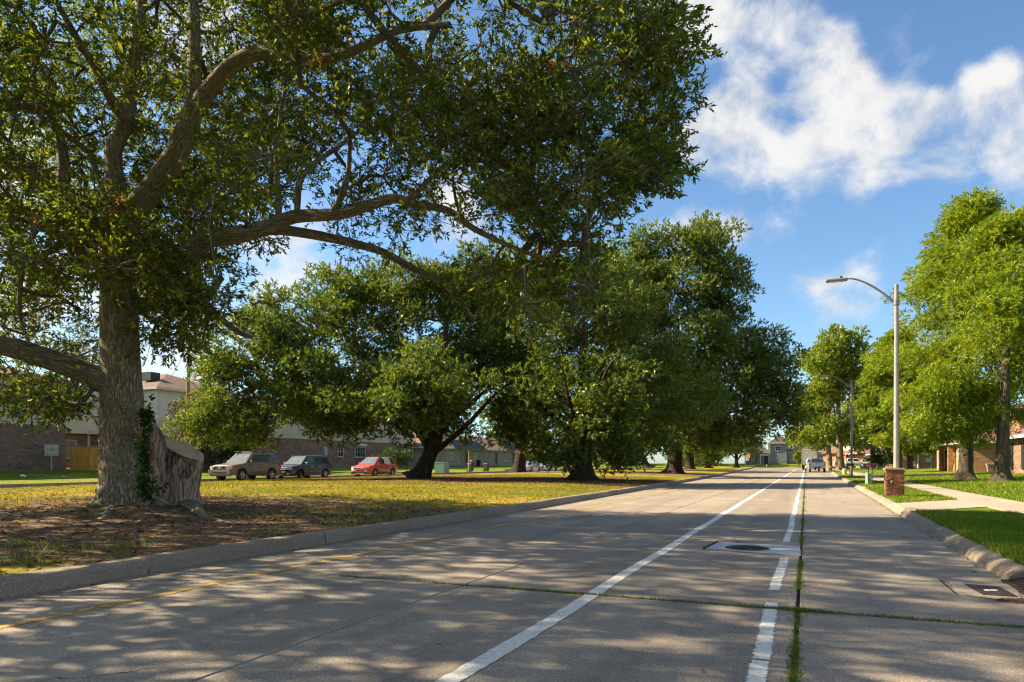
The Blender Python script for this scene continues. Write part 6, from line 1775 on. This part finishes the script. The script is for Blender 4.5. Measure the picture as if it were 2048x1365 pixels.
t = thing('meter_bank', 'pale meter cabinet on a post at the end of the weathered fence', 'meter box', lz(p))
MB().tube([(0, 0, -.1), (0, 0, 1.4)], .06, 8).build('post', M_STEEL, t); MB().box(-.1, .12, -.34, .34, 1.35, 2.35).build('cabinet', M_STEEL, t, bevel=.02); MB().box(.12, .16, -.28, .28, 1.45, 2.25).build('door', M_STEEL, t)
p = at(565, 930, 80)
t = thing('utility_cabinet', 'grey green utility cabinet by the brick wall above the dark crossover', 'cabinet', lz(p))
MB().box(-.3, .3, -.3, .3, 0, 1.5).build('housing', M_UTIL, t, bevel=.03); MB().box(.3, .33, -.25, .25, .1, 1.4).build('door', M_UTIL, t)
p = at(884, 934, 78)
t = thing('utility_cabinet', 'teal transformer cabinet on the lawn behind the twin stemmed oak', 'cabinet', lz(p))
MB().box(-.6, .6, -.6, .6, 0, 1.1).build('housing', M_TEAL, t, bevel=.04); MB().box(-.62, .62, -.62, .62, 1.1, 1.2).build('lid', M_TEAL, t, bevel=.03)
p = at(1567, 929, 205)
t = thing('utility_cabinet', 'big teal transformer cabinet on the lawn before the grey house', 'cabinet', (p.x, p.y, .35))
MB().box(-.9, .9, -.9, .9, 0, 1.4).build('housing', M_TEAL, t, bevel=.05); MB().box(-.93, .93, -.93, .93, 1.4, 1.55).build('lid', M_TEAL, t, bevel=.04)

def bin_(label, loc, rz, m, group='wheeled bins'):
    t = thing('wheeled_bin', label, 'bin', loc, rz, group)
    MB().hexa([(-.22, -.25, .06), (.22, -.25, .06), (.22, .22, .06), (-.22, .22, .06), (-.29, -.36, .98), (.29, -.36, .98), (.29, .32, .98), (-.29, .32, .98)]).build('tub', m, t, bevel=.03)
    MB().hexa([(-.31, -.40, .98), (.31, -.40, .98), (.31, .34, .98), (-.31, .34, .98), (-.28, -.34, 1.07), (.28, -.34, 1.07), (.28, .30, 1.07), (-.28, .30, 1.07)]).build('lid', m, t, bevel=.02)
    for s_ in (-1, 1): MB().lathe((s_ * .25, .24, .12), (s_, 0, 0), [(0, .12), (.05, .12)], 12).build('wheel', M_TYRE, t)
    MB().tube([(-.26, .38, .95), (.26, .38, .95)], .018, 6).build('handle', m, t)
    return t
p = at(988, 940, 82); bin_('dark bin with rubbish heaped on top at the service kerb', (-37.6, 76.5, .15), R(70), M_BIN)
t = thing('rubbish_bag', 'pale rubbish bag lying on top of the kerbside bin', 'bag', (-37.6, 76.5, 1.22))
MB().lathe((0, 0, -.02), (.2, .1, 1), [(0, .1), (.06, .24), (.2, .26), (.32, .14), (.38, .04), (.44, .07)], 9).build('sack', plain('pink_bag', (.45, .30, .24), .5), t, smooth=True)
p = at(1018, 940, 90); bin_('dark grey bin at the service kerb left of the forked oak', (-37.8, 81.5, .15), R(80), M_BIN)
p = at(978, 925, 112); bin_('black bin against the whitewashed brick wall', (-50.6, 106, float(z_left(-50.6, 106))), R(90), M_BLACKM)
p = at(1557, 927, 208); bin_('blue bin beside the grey house garage', (p.x, p.y + 4, 1.0), 0, M_BLUE)
p = at(1822, 934, 100); bin_('black bin in the shade behind the tall lamp post', rzp(p), 0, M_BIN)
p = at(1733, 933, 122)
t = thing('blue_barrel', 'blue plastic barrel lying on the lawn before the arched house', 'barrel', rzp(p))
MB().lathe((-.7, 0, .36), (1, 0, 0), [(0, .30), (.05, .35), (.45, .36), (.5, .34), (.9, .36), (1.35, .35), (1.4, .30)], 16).build('drum', M_BLUE, t); MB().lathe((-.72, 0, .5), (-1, 0, 0), [(0, .06), (.03, .06)], 8).build('bung', M_BLACKM, t)
p = gr(724, 958.5, -.02)
t = thing('milk_crate', 'black plastic crate in the street before the red car', 'crate', (-31.4, 49.0, -.02), .3)
for s_ in (-1, 1):
    for k in range(4): MB().box(-.20 + k * .1, -.13 + k * .1, s_ * .19 - .012, s_ * .19 + .012, .02, .30).build('slat', M_BLACKM, t)
    for z in (0, .27): MB().box(-.21, .21, s_ * .19 - .015, s_ * .19 + .015, z, z + .05).build('rim', M_BLACKM, t)
    MB().box(s_ * .2 - .012, s_ * .2 + .012, -.17, .17, 0, .32).build('end_panel', M_BLACKM, t)
p = at(893, 938, 72)
t = thing('post_mailbox', 'white mailbox on a single post before the teal cabinet', 'mailbox', (-37.2, at(893, 938, 72).y, .12))
MB().box(-.05, .05, -.05, .05, -.05, 1.0).build('post', M_PWOOD, t); MB().box(-.12, .34, -.10, .10, 1.0, 1.25).build('box', M_SIGNW, t, bevel=.05); MB().box(.34, .35, -.09, .09, 1.01, 1.24).build('door', M_SIGNW, t)
p = at(858, 945, 50)
t = thing('iron_gate_panel', 'black wrought iron rack standing right of the twin stemmed oak', 'iron rack', (p.x - 8, p.y + 10, .15))
for k in range(5): MB().tube([(k * .16, 0, 0), (k * .16, 0, 1.1)], .02, 6).build('bar', M_BLACKM, t)
for z in (.1, 1.05): MB().tube([(0, 0, z), (.64, 0, z)], .02, 6).build('rail', M_BLACKM, t)
p = at(1535, 932, 200)
t = thing('fire_hydrant', 'small white hydrant on the lawn before the grey house porch', 'hydrant', (p.x, 208.5, .15))
MB().lathe((0, 0, 0), (0, 0, 1), [(0, .2), (.05, .2), (.06, .13), (.5, .13), (.52, .17), (.58, .17), (.7, .08), (.78, .04)], 12).build('barrel', M_SIGNW, t)
for s_ in (-1, 1): MB().lathe((s_ * .12, 0, .38), (s_, 0, 0), [(0, .07), (.12, .07)], 8).build('nozzle', M_SIGNW, t)
# a planter by the porch, litter on the lawn
p = at(1957, 942, 60)
t = thing('stone_planter', 'weathered stone planter trough before the orange brick wall', 'planter', (14.9, 71.6, float(z_right(14.9, 71.6))))
MB().hexa([(-.45, -.2, 0), (.45, -.2, 0), (.45, .2, 0), (-.45, .2, 0), (-.55, -.26, .6), (.55, -.26, .6), (.55, .26, .6), (-.55, .26, .6)]).build('trough', M_BRM, t, bevel=.03); MB().box(-.58, .58, -.29, .29, .6, .68).build('rim', M_FOUND, t, bevel=.02)
for (x, y, lab, m) in ((46, 958, 'scrap of white paper on the far lawn', M_SIGNW), (128, 954, 'crumpled tan paper bag on the far lawn before the fence', M_WICK)):
    p = at(x, y, 42)
    t = MB().lathe((0, 0, 0), (.2, .1, 1), [(0, .12), (.05, .2), (.1, .14), (.14, .05)], 7).build('paper_scrap', m)
    t.location = lz(p); tag(t, lab, 'litter')

# a young tree and a low hedge seen far off
shrub('young_tree', 'small yellow green young tree on the lawn left of the box truck', (at(1597, 928, 180).x, at(1597, 928, 180).y, .3), 1.2, 2.2, M_SYC, 51, 24, 22, (.35, .22))
for (x, y, w, hh, sd, lab) in ((-75, 130, 7, 12, 61, 'tree rising behind the whitewashed house'), (-70, 95, 6, 12, 62, 'tree rising behind the brick apartments'), (-68, 112, 7, 13, 71, 'tree close behind the roof of the whitewashed house'), (-66, 165, 9, 13, 72, 'tree past the far end of the whitewashed house'), (-28, 250, 10, 13, 63, 'tree behind the left end of the grey house'), (-2, 245, 9, 12, 64, 'tree rising behind the grey house roof'), (14, 250, 10, 14, 65, 'tree behind the box truck beyond the cross street'), (34, 205, 10, 15, 66, 'tree behind the arched house'), (30, 140, 8, 14, 67, 'tree in the back yard of the dark brick house'), (-60, 215, 12, 15, 68, 'tree at the far end of the service street')):
    far_oak(lab, Vector((x, y, 1)), hh, w, sd, (0, 0), .4, 1.5, .5)

# person by the driveway with a red mower
def person(label, loc, rz):
    t = thing('person', label, 'person', loc, rz)
    J = [((0, 0, .93), .15), ((0, .02, 1.15), .14), ((0, .05, 1.38), .16), ((0, .06, 1.50), .065), ((0, .09, 1.60), .09), ((0, .10, 1.70), .085),
         ((.10, 0, .88), .10), ((.11, .06, .50), .065), ((.11, .0, .09), .045), ((.11, .12, .04), .04), ((-.10, 0, .88), .10), ((-.12, -.04, .50), .065), ((-.13, -.14, .09), .045), ((-.13, -.02, .04), .04),
         ((.20, .05, 1.40), .06), ((.26, .10, 1.14), .045), ((.22, .32, .98), .035), ((.21, .38, .96), .03), ((-.20, .05, 1.40), .06), ((-.26, .10, 1.14), .045), ((-.22, .32, .98), .035), ((-.21, .38, .96), .03)]
    E = [(0, 1), (1, 2), (2, 3), (3, 4), (4, 5), (0, 6), (6, 7), (7, 8), (8, 9), (0, 10), (10, 11), (11, 12), (12, 13), (2, 14), (14, 15), (15, 16), (16, 17), (2, 18), (18, 19), (19, 20), (20, 21)]
    me = bpy.data.meshes.new('body'); me.from_pydata([j[0] for j in J], E, []); me.update()
    def fnm(g):
        s_ = g.new('ShaderNodeSeparateXYZ'); g.l.new(objc(g), s_.inputs[0]); z = s_.outputs[2]
        c = g.mix(g.smooth(z, .84, .86), (.30, .28, .27), (.70, .68, .66))
        c = g.mix(g.smooth(z, .46, .44), c, (.36, .20, .14)); c = g.mix(g.smooth(z, 1.49, 1.50), c, (.36, .20, .14)); c = g.mix(g.smooth(z, .10, .09), c, (.05, .05, .05))
        return pbsdf(g, c, .75, 0, .2)
    me.materials.append(mat('clothes_and_skin', fnm))
    o_ = link('body', me, t)
    sm = o_.modifiers.new('skin', 'SKIN')
    for v, j in zip(me.skin_vertices[0].data if me.skin_vertices else [], J): v.radius = (j[1], j[1])
    if not me.skin_vertices:
        bpy.context.view_layer.update()
    o_.modifiers.new('sub', 'SUBSURF').levels = 1
    o_.modifiers['sub'].render_levels = 2
    MB().lathe((0, .08, 1.66), (0, -.1, 1), [(0, .105), (.06, .112), (.12, .08), (.15, .0)], 12).build('hair', plain('dark_hair', (.03, .02, .015), .6), t, smooth=True)
p = at(1692, 937, 113)
person('person in white shirt and shorts standing by the red mower', (p.x, p.y, float(z_right(p.x, p.y))), R(-110))
t = thing('red_mower', 'small red push mower on the lawn by the driveway', 'mower', (p.x - .55, p.y - .3, float(z_right(p.x, p.y))), R(70))
MB().hexa([(-.28, -.35, .08), (.28, -.35, .08), (.28, .35, .08), (-.28, .35, .08), (-.24, -.3, .26), (.24, -.3, .26), (.24, .3, .26), (-.24, .3, .26)]).build('deck', M_REDS, t, bevel=.03)
MB().lathe((0, .05, .26), (0, 0, 1), [(0, .17), (.14, .17), (.2, .1)], 12).build('engine', M_BLACKM, t)
for s_ in (-1, 1):
    for y in (-.3, .3): MB().lathe((s_ * .28, y, .11), (s_, 0, 0), [(0, .11), (.05, .11)], 12).build('wheel', M_TYRE, t)
    MB().tube([(s_ * .2, -.3, .25), (s_ * .22, -1.0, .95)], .014, 6).build('handle_tube', M_STEEL, t)
MB().tube([(-.22, -1.0, .95), (.22, -1.0, .95)], .018, 6).build('grip', M_BLACKM, t)
